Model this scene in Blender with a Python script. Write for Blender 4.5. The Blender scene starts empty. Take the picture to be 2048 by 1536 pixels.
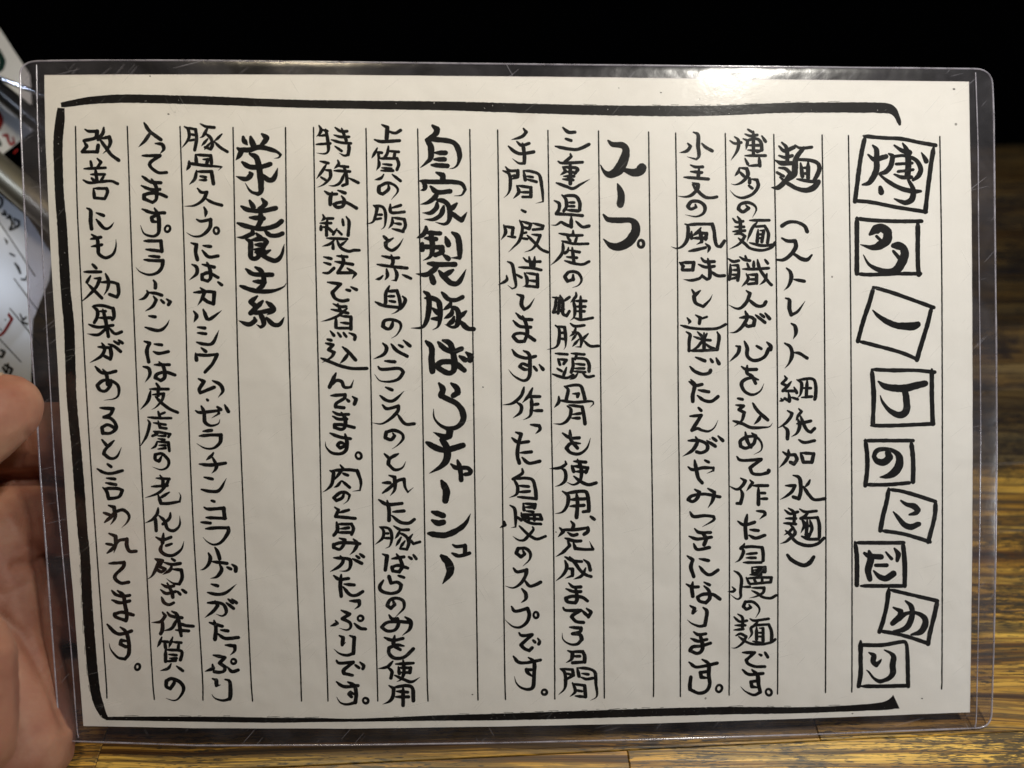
import bpy, bmesh, math, random
import numpy as np
from mathutils import Vector, Matrix, noise as mnoise

# ------------------------------------------------------------------ camera, light, exposure
R = math.radians
sc = bpy.context.scene
COL = sc.collection
F = 1480.0                      # focal length in photo pixels (photo is 2048 x 1536)
CH = 0.267                       # camera height over the table top
PITCH = R(45)
CT, ST = math.cos(PITCH), math.sin(PITCH)

def cam2world(v):
    x, y, z = v                 # x right, y down, z forward
    return Vector((x, -y * CT + z * ST, CH - y * ST - z * CT))

def at(px, py, d):
    """point on the line of sight of a photo pixel, at depth d"""
    return cam2world(((px - 1024) / F * d, (py - 768) / F * d, d))

cam = bpy.data.objects.new('camera', bpy.data.cameras.new('camera'))
COL.objects.link(cam)
cam.location = (0, 0, CH)
cam.rotation_euler = (PITCH, 0, 0)
cam.data.sensor_width = 36
cam.data.lens = F / 2048 * 36
cam.data.clip_start = 0.005
cam.data.clip_end = 20
cam.data.dof.use_dof = True
cam.data.dof.focus_distance = 0.246
cam.data.dof.aperture_fstop = 5.6
sc.camera = cam

world = bpy.data.worlds.new("World")
sc.world = world
world.use_nodes = True
world.node_tree.nodes['Background'].inputs[0].default_value = (0.6, 0.62, 0.7, 1)
world.node_tree.nodes['Background'].inputs[1].default_value = 0.0006
sc.view_settings.view_transform = 'Standard'
sc.view_settings.look = 'None'
sc.view_settings.exposure = 0
sc.view_settings.gamma = 1

# paper corners in the photograph and the plane they lie in (A4 sheet)
def solve_plane():
    pc = [(88.5, 150), (1938, 163), (1941, 1425), (167, 1452)]
    W, H = 0.297, 0.210
    obj = [(-W / 2, -H / 2), (W / 2, -H / 2), (W / 2, H / 2), (-W / 2, H / 2)]
    A = []
    for (u, v), (X, Y) in zip(pc, obj):
        u = (u - 1024) / F; v = (v - 768) / F
        A.append([X, Y, 1, 0, 0, 0, -u * X, -u * Y, -u])
        A.append([0, 0, 0, X, Y, 1, -v * X, -v * Y, -v])
    _, _, Vt = np.linalg.svd(np.array(A))
    Hm = Vt[-1].reshape(3, 3)
    if Hm[2, 2] < 0: Hm = -Hm
    lam = 2 / (np.linalg.norm(Hm[:, 0]) + np.linalg.norm(Hm[:, 1]))
    Hm = Hm * lam
    n = np.cross(Hm[:, 0], Hm[:, 1]); n /= np.linalg.norm(n)
    t = Hm[:, 2]
    return n, float(n @ t), t
PN, PD, PT = solve_plane()

def depth(px, py):
    d = PD / (PN[0] * (px - 1024) / F + PN[1] * (py - 768) / F + PN[2])
    u = (px - 1015) / 930.0; v = (py - 800) / 650.0
    # the laminated sheet is a little bent: its corners and top lean away
    bend = 0.0022 * u * u + 0.0016 * v * v + 0.0014 * u * v
    return d + bend

def sheet(px, py, off=0.0):
    """a point of the sheet; off = metres in front of the paper"""
    return at(px, py, depth(px, py) - off)

SN = cam2world(PN) - cam2world((0, 0, 0))      # sheet normal, pointing away from the camera
SN = -SN.normalized()                           # towards the camera

def area(name, loc, target, size, size_y, power, colour):
    l = bpy.data.lights.new(name, 'AREA')
    l.shape = 'RECTANGLE'; l.size = size; l.size_y = size_y
    l.energy = power; l.color = colour
    o = bpy.data.objects.new(name, l); COL.objects.link(o)
    o.location = loc
    o.rotation_euler = (Vector(target) - Vector(loc)).to_track_quat('-Z', 'Y').to_euler()
    return o

def normal_at(px, py):
    a = sheet(px + 8, py) - sheet(px - 8, py); b = sheet(px, py + 8) - sheet(px, py - 8)
    n = a.cross(b).normalized()
    return n if n.dot(SN) > 0 else -n
gp = sheet(1500, 42)
gn = normal_at(1500, 42)
inc = (gp - Vector((0, 0, CH))).normalized()
refl = inc - 2 * inc.dot(gn) * gn
area('ceiling_lamp', gp + refl * 0.40, sheet(1300, 700), 0.066, 0.018, 1.86, (1.0, 0.96, 0.87))
area('upper_left_fill', (-0.13, 0.225, 0.43), (-0.08, 0.18, 0.0), 0.05, 0.05, 0.32, (1.0, 0.84, 0.58))  # unseen warm fill, added so the sheet dims away from its upper left
def spot(name, loc, target, power, colour, angle, blend, radius):
    l = bpy.data.lights.new(name, 'SPOT'); l.energy = power; l.color = colour
    l.spot_size = R(angle); l.spot_blend = blend; l.shadow_soft_size = radius
    o = bpy.data.objects.new(name, l); COL.objects.link(o); o.location = loc
    o.rotation_euler = (Vector(target) - Vector(loc)).to_track_quat('-Z', 'Y').to_euler()
spot('card_fill_spot', (-0.50, 0.20, 0.50), at(0, 330, 0.30), 1.5, (0.72, 0.82, 1.0), 17, 0.55, 0.02)  # unseen cool spot added only to brighten the cards behind
area('side_fill', (0.46, -0.02, 0.13), (0.12, 0.12, 0.07), 0.10, 0.08, 0.42, (0.93, 0.96, 1.0))  # unseen neutral fill added to lift the right side of the sheet

# ------------------------------------------------------------------ helpers
def mesh_obj(name, verts, faces, mats, parent=None, smooth=False, fmat=None):
    me = bpy.data.meshes.new(name)
    me.from_pydata([tuple(v) for v in verts], [], faces)
    for m in (mats if isinstance(mats, (list, tuple)) else [mats]): me.materials.append(m)
    if fmat is not None: me.polygons.foreach_set('material_index', fmat)
    if smooth: me.polygons.foreach_set('use_smooth', [True] * len(me.polygons))
    me.update()
    o = bpy.data.objects.new(name, me); COL.objects.link(o)
    if parent: o.parent = parent
    return o

def empty(name, loc):
    o = bpy.data.objects.new(name, None); COL.objects.link(o)
    o.empty_display_size = 0.01
    o.location = loc
    return o

def adopt(child, root):
    """parent and keep the child where it stands (geometry is in world coordinates)"""
    child.parent = root
    child.matrix_parent_inverse = Matrix.Translation(-root.location) if root.type == 'EMPTY' else Matrix.Identity(4)

def tag(o, label=None, cat=None, group=None, kind=None):
    if label: o['label'] = label
    if cat: o['category'] = cat
    if group: o['group'] = group
    if kind: o['kind'] = kind

class N:
    """short node-tree builder"""
    def __init__(s, name):
        s.m = bpy.data.materials.new(name); s.m.use_nodes = True
        s.t = s.m.node_tree; s.t.nodes.clear()
        s.out = s.t.nodes.new('ShaderNodeOutputMaterial')
    def n(s, kind, ins=None, **props):
        nd = s.t.nodes.new('ShaderNode' + kind)
        for k, v in props.items(): setattr(nd, k, v)
        for k, v in (ins or {}).items():
            if isinstance(v, bpy.types.NodeSocket): s.t.links.new(v, nd.inputs[k])
            else: nd.inputs[k].default_value = v
        return nd
    def math(s, op, a, b=0.0, c=None):
        ins = {0: a, 1: b}
        if c is not None: ins[2] = c
        return s.n('Math', ins, operation=op).outputs[0]
    def ramp(s, fac, stops, interp='LINEAR'):
        nd = s.t.nodes.new('ShaderNodeValToRGB'); s.t.links.new(fac, nd.inputs[0])
        cr = nd.color_ramp; cr.interpolation = interp
        while len(cr.elements) < len(stops): cr.elements.new(0.5)
        for e, (p, c) in zip(cr.elements, stops):
            e.position = p; e.color = c if len(c) == 4 else (*c, 1)
        return nd.outputs[0]
    def mix(s, fac, a, b, blend='MIX'):
        nd = s.t.nodes.new('ShaderNodeMix'); nd.data_type = 'RGBA'; nd.blend_type = blend
        for i, v in ((0, fac), (6, a), (7, b)):
            if isinstance(v, bpy.types.NodeSocket): s.t.links.new(v, nd.inputs[i])
            else: nd.inputs[i].default_value = v if i == 0 else ((*v, 1) if len(v) == 3 else v)
        return nd.outputs[2]
    def coords(s, scale=(1, 1, 1), rot=(0, 0, 0), loc=(0, 0, 0)):
        g = s.n('NewGeometry').outputs['Position']
        return s.n('Mapping', {0: g, 'Scale': scale, 'Rotation': rot, 'Location': loc}).outputs[0]
    def noise(s, vec, scale, detail=3, rough=0.5, dist=0.0, out=0):
        return s.n('TexNoise', {'Vector': vec, 'Scale': scale, 'Detail': detail, 'Roughness': rough, 'Distortion': dist}).outputs[out]
    def done(s, shader):
        s.t.links.new(shader, s.out.inputs[0]); return s.m
G3 = lambda g: (g, g, g, 1)

# ------------------------------------------------------------------ materials
def mat_paper():
    k = N('paper')
    c = k.coords()
    n1 = k.noise(c, 900, 4, 0.6); n2 = k.noise(c, 14, 3, 0.5)
    col = k.mix(k.ramp(n2, [(0.35, G3(0)), (0.7, G3(1))]), (0.80, 0.775, 0.745, 1), (0.835, 0.815, 0.79, 1))
    col = k.mix(k.ramp(n1, [(0.3, G3(0)), (0.75, G3(1))]), k.mix(0.05, col, (0.5, 0.48, 0.45, 1)), col)
    vo = k.n('TexVoronoi', {'Vector': c, 'Scale': 75.0})
    r = k.n('SeparateColor', {0: vo.outputs['Color']})
    spot = k.math('MULTIPLY', k.math('LESS_THAN', vo.outputs['Distance'], 0.035), k.math('GREATER_THAN', r.outputs[0], 0.80))
    col = k.mix(k.math('MULTIPLY', spot, 0.75), col, (0.12, 0.11, 0.10, 1))
    vs = k.n('TexVoronoi', {'Vector': c, 'Scale': 26.0})
    rs = k.n('SeparateColor', {0: vs.outputs['Color']})
    smu = k.math('MULTIPLY', k.ramp(vs.outputs['Distance'], [(0.04, G3(1)), (0.13, G3(0))]), k.math('GREATER_THAN', rs.outputs[1], 0.84))
    col = k.mix(k.math('MULTIPLY', smu, 0.22), col, (0.42, 0.36, 0.30, 1))
    st = k.noise(c, 33, 4, 0.6, 0.8)
    col = k.mix(k.math('MULTIPLY', k.ramp(st, [(0.52, G3(0)), (0.68, G3(1))]), 0.07), col, (0.45, 0.40, 0.36, 1))
    b = k.n('Bump', {'Height': k.noise(c, 1500, 3, 0.6), 'Strength': 0.12, 'Distance': 0.0002})
    b2 = k.n('Bump', {'Height': k.noise(c, 60, 2, 0.5), 'Strength': 0.6, 'Distance': 0.0014, 'Normal': b.outputs[0]})
    return k.done(k.n('BsdfPrincipled', {'Base Color': col, 'Roughness': 0.8, 'Normal': b2.outputs[0], 'Specular IOR Level': 0.2}).outputs[0])

def mat_ink(name='ink', rgb=(0.0045, 0.0042, 0.0048), dry=False):
    k = N(name)
    c = k.coords()
    n = k.noise(c, 2600, 3, 0.7)
    col = k.mix(k.ramp(n, [(0.66, G3(0)), (0.80, G3(1))]), (*rgb, 1), (0.12, 0.11, 0.10, 1))
    p = k.n('BsdfPrincipled', {'Base Color': col, 'Roughness': 0.55, 'Specular IOR Level': 0.15})
    if not dry: return k.done(p.outputs[0])
    # broad brush with pin holes where the paper shows
    holes = k.math('GREATER_THAN', k.noise(k.coords((1, 1, 1)), 1500, 2, 0.6), 0.735)
    tr = k.n('BsdfTransparent')
    return k.done(k.n('MixShader', {0: holes, 1: p.outputs[0], 2: tr.outputs[0]}).outputs[0])

def scratches(k):
    """fine hairline scratches: thin crossing lines of a few directions, broken up"""
    tot = None
    for i, (ang, sx, sy, th) in enumerate(((38, 60, 3600, 0.835), (49, 85, 4200, 0.825), (120, 70, 3800, 0.86), (14, 50, 3600, 0.84))):
        ca, sa = math.cos(R(ang)), math.sin(R(ang))
        e1 = Vector((ca, 0, 0)) + sa * Vector((0, 0.68, 0.73)); e2 = Vector((-sa, 0, 0)) + ca * Vector((0, 0.68, 0.73))
        g = k.n('NewGeometry').outputs['Position']
        d1 = k.n('VectorMath', {0: g, 1: tuple(e1)}, operation='DOT_PRODUCT').outputs['Value']
        d2 = k.n('VectorMath', {0: g, 1: tuple(e2)}, operation='DOT_PRODUCT').outputs['Value']
        v = k.n('CombineXYZ', {0: k.math('MULTIPLY', d1, sx), 1: k.math('MULTIPLY', d2, sy), 2: 3.0 * i}).outputs[0]
        l = k.math('GREATER_THAN', k.noise(v, 1.0, 0, 0.5), th)
        tot = l if tot is None else k.math('MAXIMUM', tot, l)
    return tot

def mat_film(name, clear, haze, rim=False):
    k = N(name)
    c = k.coords()
    scr = scratches(k)
    bump = k.n('Bump', {'Height': k.noise(c, 38, 3, 0.55), 'Strength': 0.5, 'Distance': 0.0016 if rim else 0.00025})
    bump = k.n('Bump', {'Height': k.noise(k.coords((1, 1, 1)), 420, 3, 0.6), 'Strength': 0.3, 'Distance': 0.00012, 'Normal': bump.outputs[0]})
    tr = k.n('BsdfTransparent', {0: (*clear, 1)})
    gl = k.n('BsdfGlossy', {'Color': (1, 1, 1, 1), 'Roughness': 0.22 if rim else 0.13, 'Normal': bump.outputs[0]})
    ior = k.math('SUBTRACT', 1.5, k.math('MULTIPLY', k.n('NewGeometry').outputs['Backfacing'], 0.8333))
    fr = k.n('Fresnel', {'IOR': ior, 'Normal': bump.outputs[0]})
    base = k.n('MixShader', {0: fr.outputs[0], 1: tr.outputs[0], 2: gl.outputs[0]})
    df = k.n('BsdfDiffuse', {'Color': (0.66, 0.65, 0.74, 1) if rim else (0.8, 0.8, 0.8, 1)})
    sm = k.ramp(k.noise(c, 60, 4, 0.6, 0.6), [(0.38, G3(0.35)), (0.66, G3(1))])
    hz = k.math('MULTIPLY', sm, haze)
    hz = k.math('MAXIMUM', hz, k.math('MULTIPLY', scr, 0.26 if rim else 0.16))
    return k.done(k.n('MixShader', {0: hz, 1: base.outputs[0], 2: df.outputs[0]}).outputs[0])

def mat_rim_edge():
    k = N('film_edge')
    c = k.coords()
    tr = k.n('BsdfTransparent', {0: (0.8, 0.78, 0.84, 1)})
    df = k.n('BsdfDiffuse', {'Color': (0.72, 0.70, 0.80, 1)})
    gl = k.n('BsdfGlossy', {'Color': (1, 1, 1, 1), 'Roughness': 0.18})
    m1 = k.n('MixShader', {0: k.math('MULTIPLY', k.ramp(k.noise(c, 160, 4, 0.7), [(0.3, G3(0.3)), (0.7, G3(1))]), 0.55), 1: tr.outputs[0], 2: df.outputs[0]})
    return k.done(k.n('MixShader', {0: 0.10, 1: m1.outputs[0], 2: gl.outputs[0]}).outputs[0])

def mat_wood():
    k = N('stained_wood')
    oi = k.n('ObjectInfo').outputs['Random']
    g = k.n('NewGeometry').outputs['Position']
    rnd = k.n('CombineXYZ', {0: k.math('MULTIPLY', oi, 7.3), 1: k.math('MULTIPLY', oi, 3.1), 2: k.math('MULTIPLY', oi, 5.7)}).outputs[0]
    p = k.n('VectorMath', {0: g, 1: rnd}, operation='ADD').outputs[0]
    warp = k.noise(k.n('Mapping', {0: p, 'Scale': (4, 16, 4)}).outputs[0], 2.0, 2, 0.5, out=1)
    pw = k.n('VectorMath', {0: p, 1: k.n('VectorMath', {0: warp, 1: (0.02, 0.010, 0.01)}, operation='MULTIPLY').outputs[0]}, operation='ADD').outputs[0]
    lines = k.noise(k.n('Mapping', {0: pw, 'Scale': (3, 420, 40)}).outputs[0], 1.0, 3, 0.62)
    broad = k.noise(k.n('Mapping', {0: pw, 'Scale': (5, 70, 10)}).outputs[0], 1.0, 3, 0.55)
    col = k.ramp(broad, [(0.30, (0.38, 0.175, 0.026)), (0.45, (0.74, 0.42, 0.066)), (0.62, (0.86, 0.56, 0.115)), (0.8, (0.55, 0.28, 0.045))])
    lc = k.ramp(lines, [(0.38, (0.16, 0.11, 0.07)), (0.46, (0.50, 0.42, 0.34)), (0.52, (0.97, 0.95, 0.92)), (0.68, (1.15, 1.12, 1.05))])
    col = k.mix(1.0, col, lc, 'MULTIPLY')
    fine = k.noise(k.n('Mapping', {0: pw, 'Scale': (7, 1050, 60), 'Location': (0, 5, 0)}).outputs[0], 1.0, 2, 0.6)
    col = k.mix(1.0, col, k.ramp(fine, [(0.36, (0.42, 0.36, 0.30)), (0.50, (0.95, 0.94, 0.92)), (0.66, (1.1, 1.08, 1.04))]), 'MULTIPLY')
    strk = k.noise(k.n('Mapping', {0: pw, 'Scale': (34, 820, 60), 'Location': (2, 9, 0)}).outputs[0], 1.0, 3, 0.65)
    dens = k.ramp(k.noise(k.n('Mapping', {0: pw, 'Scale': (7, 26, 9), 'Location': (7, 2, 0)}).outputs[0], 1.0, 2, 0.5), [(0.36, G3(-0.0)), (0.62, G3(0.16))])
    sm_ = k.ramp(k.math('ADD', strk, dens), [(0.56, G3(0)), (0.66, G3(1))])
    col = k.mix(k.math('MULTIPLY', sm_, 0.62), col, (0.070, 0.052, 0.022, 1))
    # short dark flecks
    fl = k.noise(k.n('Mapping', {0: p, 'Scale': (190, 2300, 200)}).outputs[0], 1.0, 2, 0.7)
    area_ = k.noise(k.n('Mapping', {0: p, 'Scale': (16, 42, 16)}).outputs[0], 1.0, 3, 0.6)
    thr = k.ramp(area_, [(0.38, G3(0.0)), (0.64, G3(0.26))])
    fm = k.ramp(k.math('ADD', fl, thr), [(0.64, G3(0)), (0.70, G3(1))])
    col = k.mix(k.math('MULTIPLY', fm, 0.88), col, (0.030, 0.026, 0.018, 1))
    col = k.mix(1.0, col, k.n('ObjectInfo').outputs['Color'], 'MULTIPLY')  # board colour also carries the painted shade of the far rows
    smear = k.noise(k.n('Mapping', {0: pw, 'Scale': (14, 160, 9), 'Location': (3, 1, 0)}).outputs[0], 1.0, 4, 0.65)
    col = k.mix(k.math('MULTIPLY', k.ramp(smear, [(0.56, G3(0)), (0.68, G3(1))]), 0.34), col, (0.10, 0.085, 0.045, 1))
    pl = k.ramp(oi, [(0, G3(0.88)), (1, G3(1.06))])
    col = k.mix(1.0, col, pl, 'MULTIPLY')
    b = k.n('Bump', {'Height': lines, 'Strength': 0.35, 'Distance': 0.0006})
    return k.done(k.n('BsdfPrincipled', {'Base Color': col, 'Roughness': k.ramp(lines, [(0.3, G3(0.6)), (0.7, G3(0.36))]), 'Normal': b.outputs[0], 'Coat Weight': 0.25, 'Coat Roughness': 0.3}).outputs[0])

def mat_skin():
    k = N('skin')
    c = k.coords()
    n1 = k.noise(c, 55, 4, 0.6); n2 = k.noise(c, 420, 3, 0.6)
    col = k.ramp(n1, [(0.30, (0.27, 0.105, 0.066)), (0.5, (0.35, 0.165, 0.105)), (0.72, (0.42, 0.235, 0.150))])
    col = k.mix(k.ramp(n2, [(0.3, G3(0.25)), (0.7, G3(0))]), col, (0.38, 0.14, 0.10, 1))
    ridg = k.n('TexWave', {'Vector': k.coords((1, 1, 1), (0.4, 0.3, 0.7)), 'Scale': 480.0, 'Distortion': 5.0, 'Detail': 2.0, 'Detail Scale': 0.6}).outputs[1]
    b = k.n('Bump', {'Height': ridg, 'Strength': 0.12, 'Distance': 0.00012})
    v = k.n('TexVoronoi', {'Vector': k.coords((1, 1.8, 1.2)), 'Scale': 260.0}, feature='DISTANCE_TO_EDGE').outputs[0]
    b = k.n('Bump', {'Height': k.ramp(v, [(0, G3(0)), (0.12, G3(1))]), 'Strength': 0.07, 'Distance': 0.0002, 'Normal': b.outputs[0]})
    b = k.n('Bump', {'Height': n1, 'Strength': 0.4, 'Distance': 0.0015, 'Normal': b.outputs[0]})
    return k.done(k.n('BsdfPrincipled', {'Base Color': col, 'Roughness': 0.62, 'Normal': b.outputs[0], 'Subsurface Weight': 0.35,
        'Subsurface Radius': (0.006, 0.0022, 0.0012), 'Subsurface Scale': 0.6}).outputs[0])

def mat_plain(name, rgb, rough=0.5, metal=0.0, spec=0.5, var=0.15):
    k = N(name)
    n = k.noise(k.coords(), 90, 3, 0.6)
    col = k.mix(k.ramp(n, [(0.3, G3(var)), (0.7, G3(0))]), (*rgb, 1), tuple(x * 0.6 for x in rgb) + (1,))
    return k.done(k.n('BsdfPrincipled', {'Base Color': col, 'Roughness': rough, 'Metallic': metal, 'Specular IOR Level': spec}).outputs[0])

M_paper = mat_paper(); M_ink = mat_ink(); M_brush = mat_ink('broad_ink', (0.006, 0.0048, 0.0052), True)
M_film = mat_film('film_over_paper', (1, 1, 1), 0.012); M_rim = mat_film('film_rim', (0.82, 0.80, 0.82), 0.038, True)
M_edge = mat_rim_edge(); M_wood = mat_wood(); M_skin = mat_skin()

# ------------------------------------------------------------------ brush strokes
def spline(pts, closed=False):
    """smooth polyline through points, kept sharp where it turns hard; pts = (x, y, w)"""
    segs = [[pts[0]]]
    for i in range(1, len(pts) - 1):
        a, b, c = pts[i - 1], pts[i], pts[i + 1]
        v1 = (b[0] - a[0], b[1] - a[1]); v2 = (c[0] - b[0], c[1] - b[1])
        d = math.hypot(*v1) * math.hypot(*v2)
        cosang = (v1[0] * v2[0] + v1[1] * v2[1]) / d if d > 1e-9 else 1
        segs[-1].append(b)
        if cosang < 0.42: segs.append([b])
    segs[-1].append(pts[-1])
    res = []
    for s in segs:
        out = []
        n = len(s)
        for i in range(n - 1):
            p0 = s[i - 1] if i > 0 else tuple(2 * s[0][k] - s[1][k] for k in range(3))
            p1, p2 = s[i], s[i + 1]
            p3 = s[i + 2] if i + 2 < n else tuple(2 * s[-1][k] - s[-2][k] for k in range(3))
            L = math.hypot(p2[0] - p1[0], p2[1] - p1[1]); m = max(2, int(L / 2.2))
            for j in range(m):
                t = j / m
                q = []
                for k in range(3):
                    a_ = 2 * p1[k]; b_ = p2[k] - p0[k]
                    c_ = 2 * p0[k] - 5 * p1[k] + 4 * p2[k] - p3[k]; d_ = -p0[k] + 3 * p1[k] - 3 * p2[k] + p3[k]
                    q.append(0.5 * (a_ + b_ * t + c_ * t * t + d_ * t ** 3))
                q[2] = p1[2] + (p2[2] - p1[2]) * t
                out.append(tuple(q))
        out.append(s[-1])
        res.append(out)
    return res

class Ink:
    def __init__(s): s.v = []; s.f = []; s.k = 0; s.wf = 1.15
    def ribbon(s, line, surf, rough=0.05, caps=True):
        n = len(line)
        if n < 2: return
        off = s.k; s.k += 1
        base = len(s.v)
        lift = 0.00003 + (off % 40) * 0.0000004
        L = []; Rr = []
        for i, (x, y, w) in enumerate(line):
            a = line[max(0, i - 1)]; b = line[min(n - 1, i + 1)]
            dx, dy = b[0] - a[0], b[1] - a[1]; d = math.hypot(dx, dy) or 1
            nx, ny = -dy / d, dx / d
            h = max(w, 0.3) / 2
            r1 = 1 + rough * 2 * mnoise.noise((x * 0.16, y * 0.16, off * 1.7)); r2 = 1 + rough * 2 * mnoise.noise((x * 0.16, y * 0.16, off * 1.7 + 9))
            L.append((x + nx * h * r1, y + ny * h * r1)); Rr.append((x - nx * h * r2, y - ny * h * r2))
        for p in L + Rr: s.v.append(surf(p[0], p[1], lift))
        for i in range(n - 1):
            s.f.append((base + i, base + n + i, base + n + i + 1, base + i + 1))
        if caps:
            for (x, y, w), (x2, y2, _), il, ir in ((line[0], line[1], base, base + n), (line[-1], line[-2], base + n - 1, base + 2 * n - 1)):
                if w < 1.6: continue
                ang = math.atan2(y - y2, x - x2); h = w / 2
                a0 = len(s.v); m = 5
                for j in range(m + 1):
                    t = ang - math.pi / 2 + math.pi * j / m
                    hh = h * (1 + 0.10 * mnoise.noise((x + j * 3.1, y, 2.0)))
                    s.v.append(surf(x + math.cos(t) * hh * 0.98, y + math.sin(t) * hh * 0.98, lift))
                s.f.append(tuple(range(a0, a0 + m + 1)))
    def stroke(s, txt, x0, y0, u, w, surf):
        parts = txt.split()
        taper = False
        if parts[0][0] == 'w': w = float(parts[0][1:]); parts = parts[1:]
        if parts[-1].endswith('t'): taper = True; parts[-1] = parts[-1][:-1]
        if parts[0][0] == 'o':
            cx, cy, r = [float(q) for q in parts[0][1:].split(',')]
            r -= w * 0.30
            pts = []
            for j in range(19):
                t = -2.2 + 2 * math.pi * 1.04 * j / 18
                rr = r * (1 + 0.07 * math.sin(2 * t + cx))
                pts.append((x0 + (cx + math.cos(t) * rr * 0.95) * u, y0 + (cy + math.sin(t) * rr * 1.05) * u, w * u * (0.78 + 0.2 * math.sin(t * 0.5 + 1.4))))
            s.ribbon(pts, surf); return
        P = []; explicit = False
        for q in parts:
            c = [float(z) for z in q.split(',')]
            if len(c) == 3: explicit = True
            P.append((x0 + c[0] * u, y0 + c[1] * u, (c[2] * 1.14 if len(c) == 3 else w * s.wf) * u))
        if len(P) == 1: P.append((P[0][0] + 0.5, P[0][1] + 0.5, P[0][2]))
        segs = spline(P)
        if not explicit:
            tot = sum(math.hypot(b[0] - a[0], b[1] - a[1]) for sg in segs for a, b in zip(sg, sg[1:])) or 1
            acc = 0; new = []; seed = P[0][0] * 0.13 + P[0][1] * 0.07
            for sg in segs:
                ns = []
                for i, q in enumerate(sg):
                    if i: acc += math.hypot(q[0] - sg[i - 1][0], q[1] - sg[i - 1][1])
                    t = acc / tot
                    f = 0.52 + 0.52 * min(1, acc / 9.0) if tot > 12 else 0.72 + 0.24 * min(1, acc / 4)
                    f *= 1 + 0.13 * mnoise.noise((acc * 0.07, seed, 0.3))
                    dxy = (sg[min(i + 1, len(sg) - 1)][0] - sg[max(0, i - 1)][0], sg[min(i + 1, len(sg) - 1)][1] - sg[max(0, i - 1)][1])
                    hor = abs(dxy[0]) / (math.hypot(*dxy) or 1)
                    f *= 1.07 - 0.19 * hor
                    if taper: f *= 1 if t < 0.5 else max(0.10, 1 - ((t - 0.5) / 0.5) ** 1.6 * 0.92)
                    ns.append((q[0], q[1], q[2] * f))
                new.append(ns)
            segs = new
        for sg in segs: s.ribbon(sg, surf)
    def build(s, name, mat, parent):
        o = mesh_obj(name, s.v, s.f, mat)
        o.parent = parent
        return o

LIFT_SURF = lambda x, y, l: sheet(x, y, l)

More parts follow.
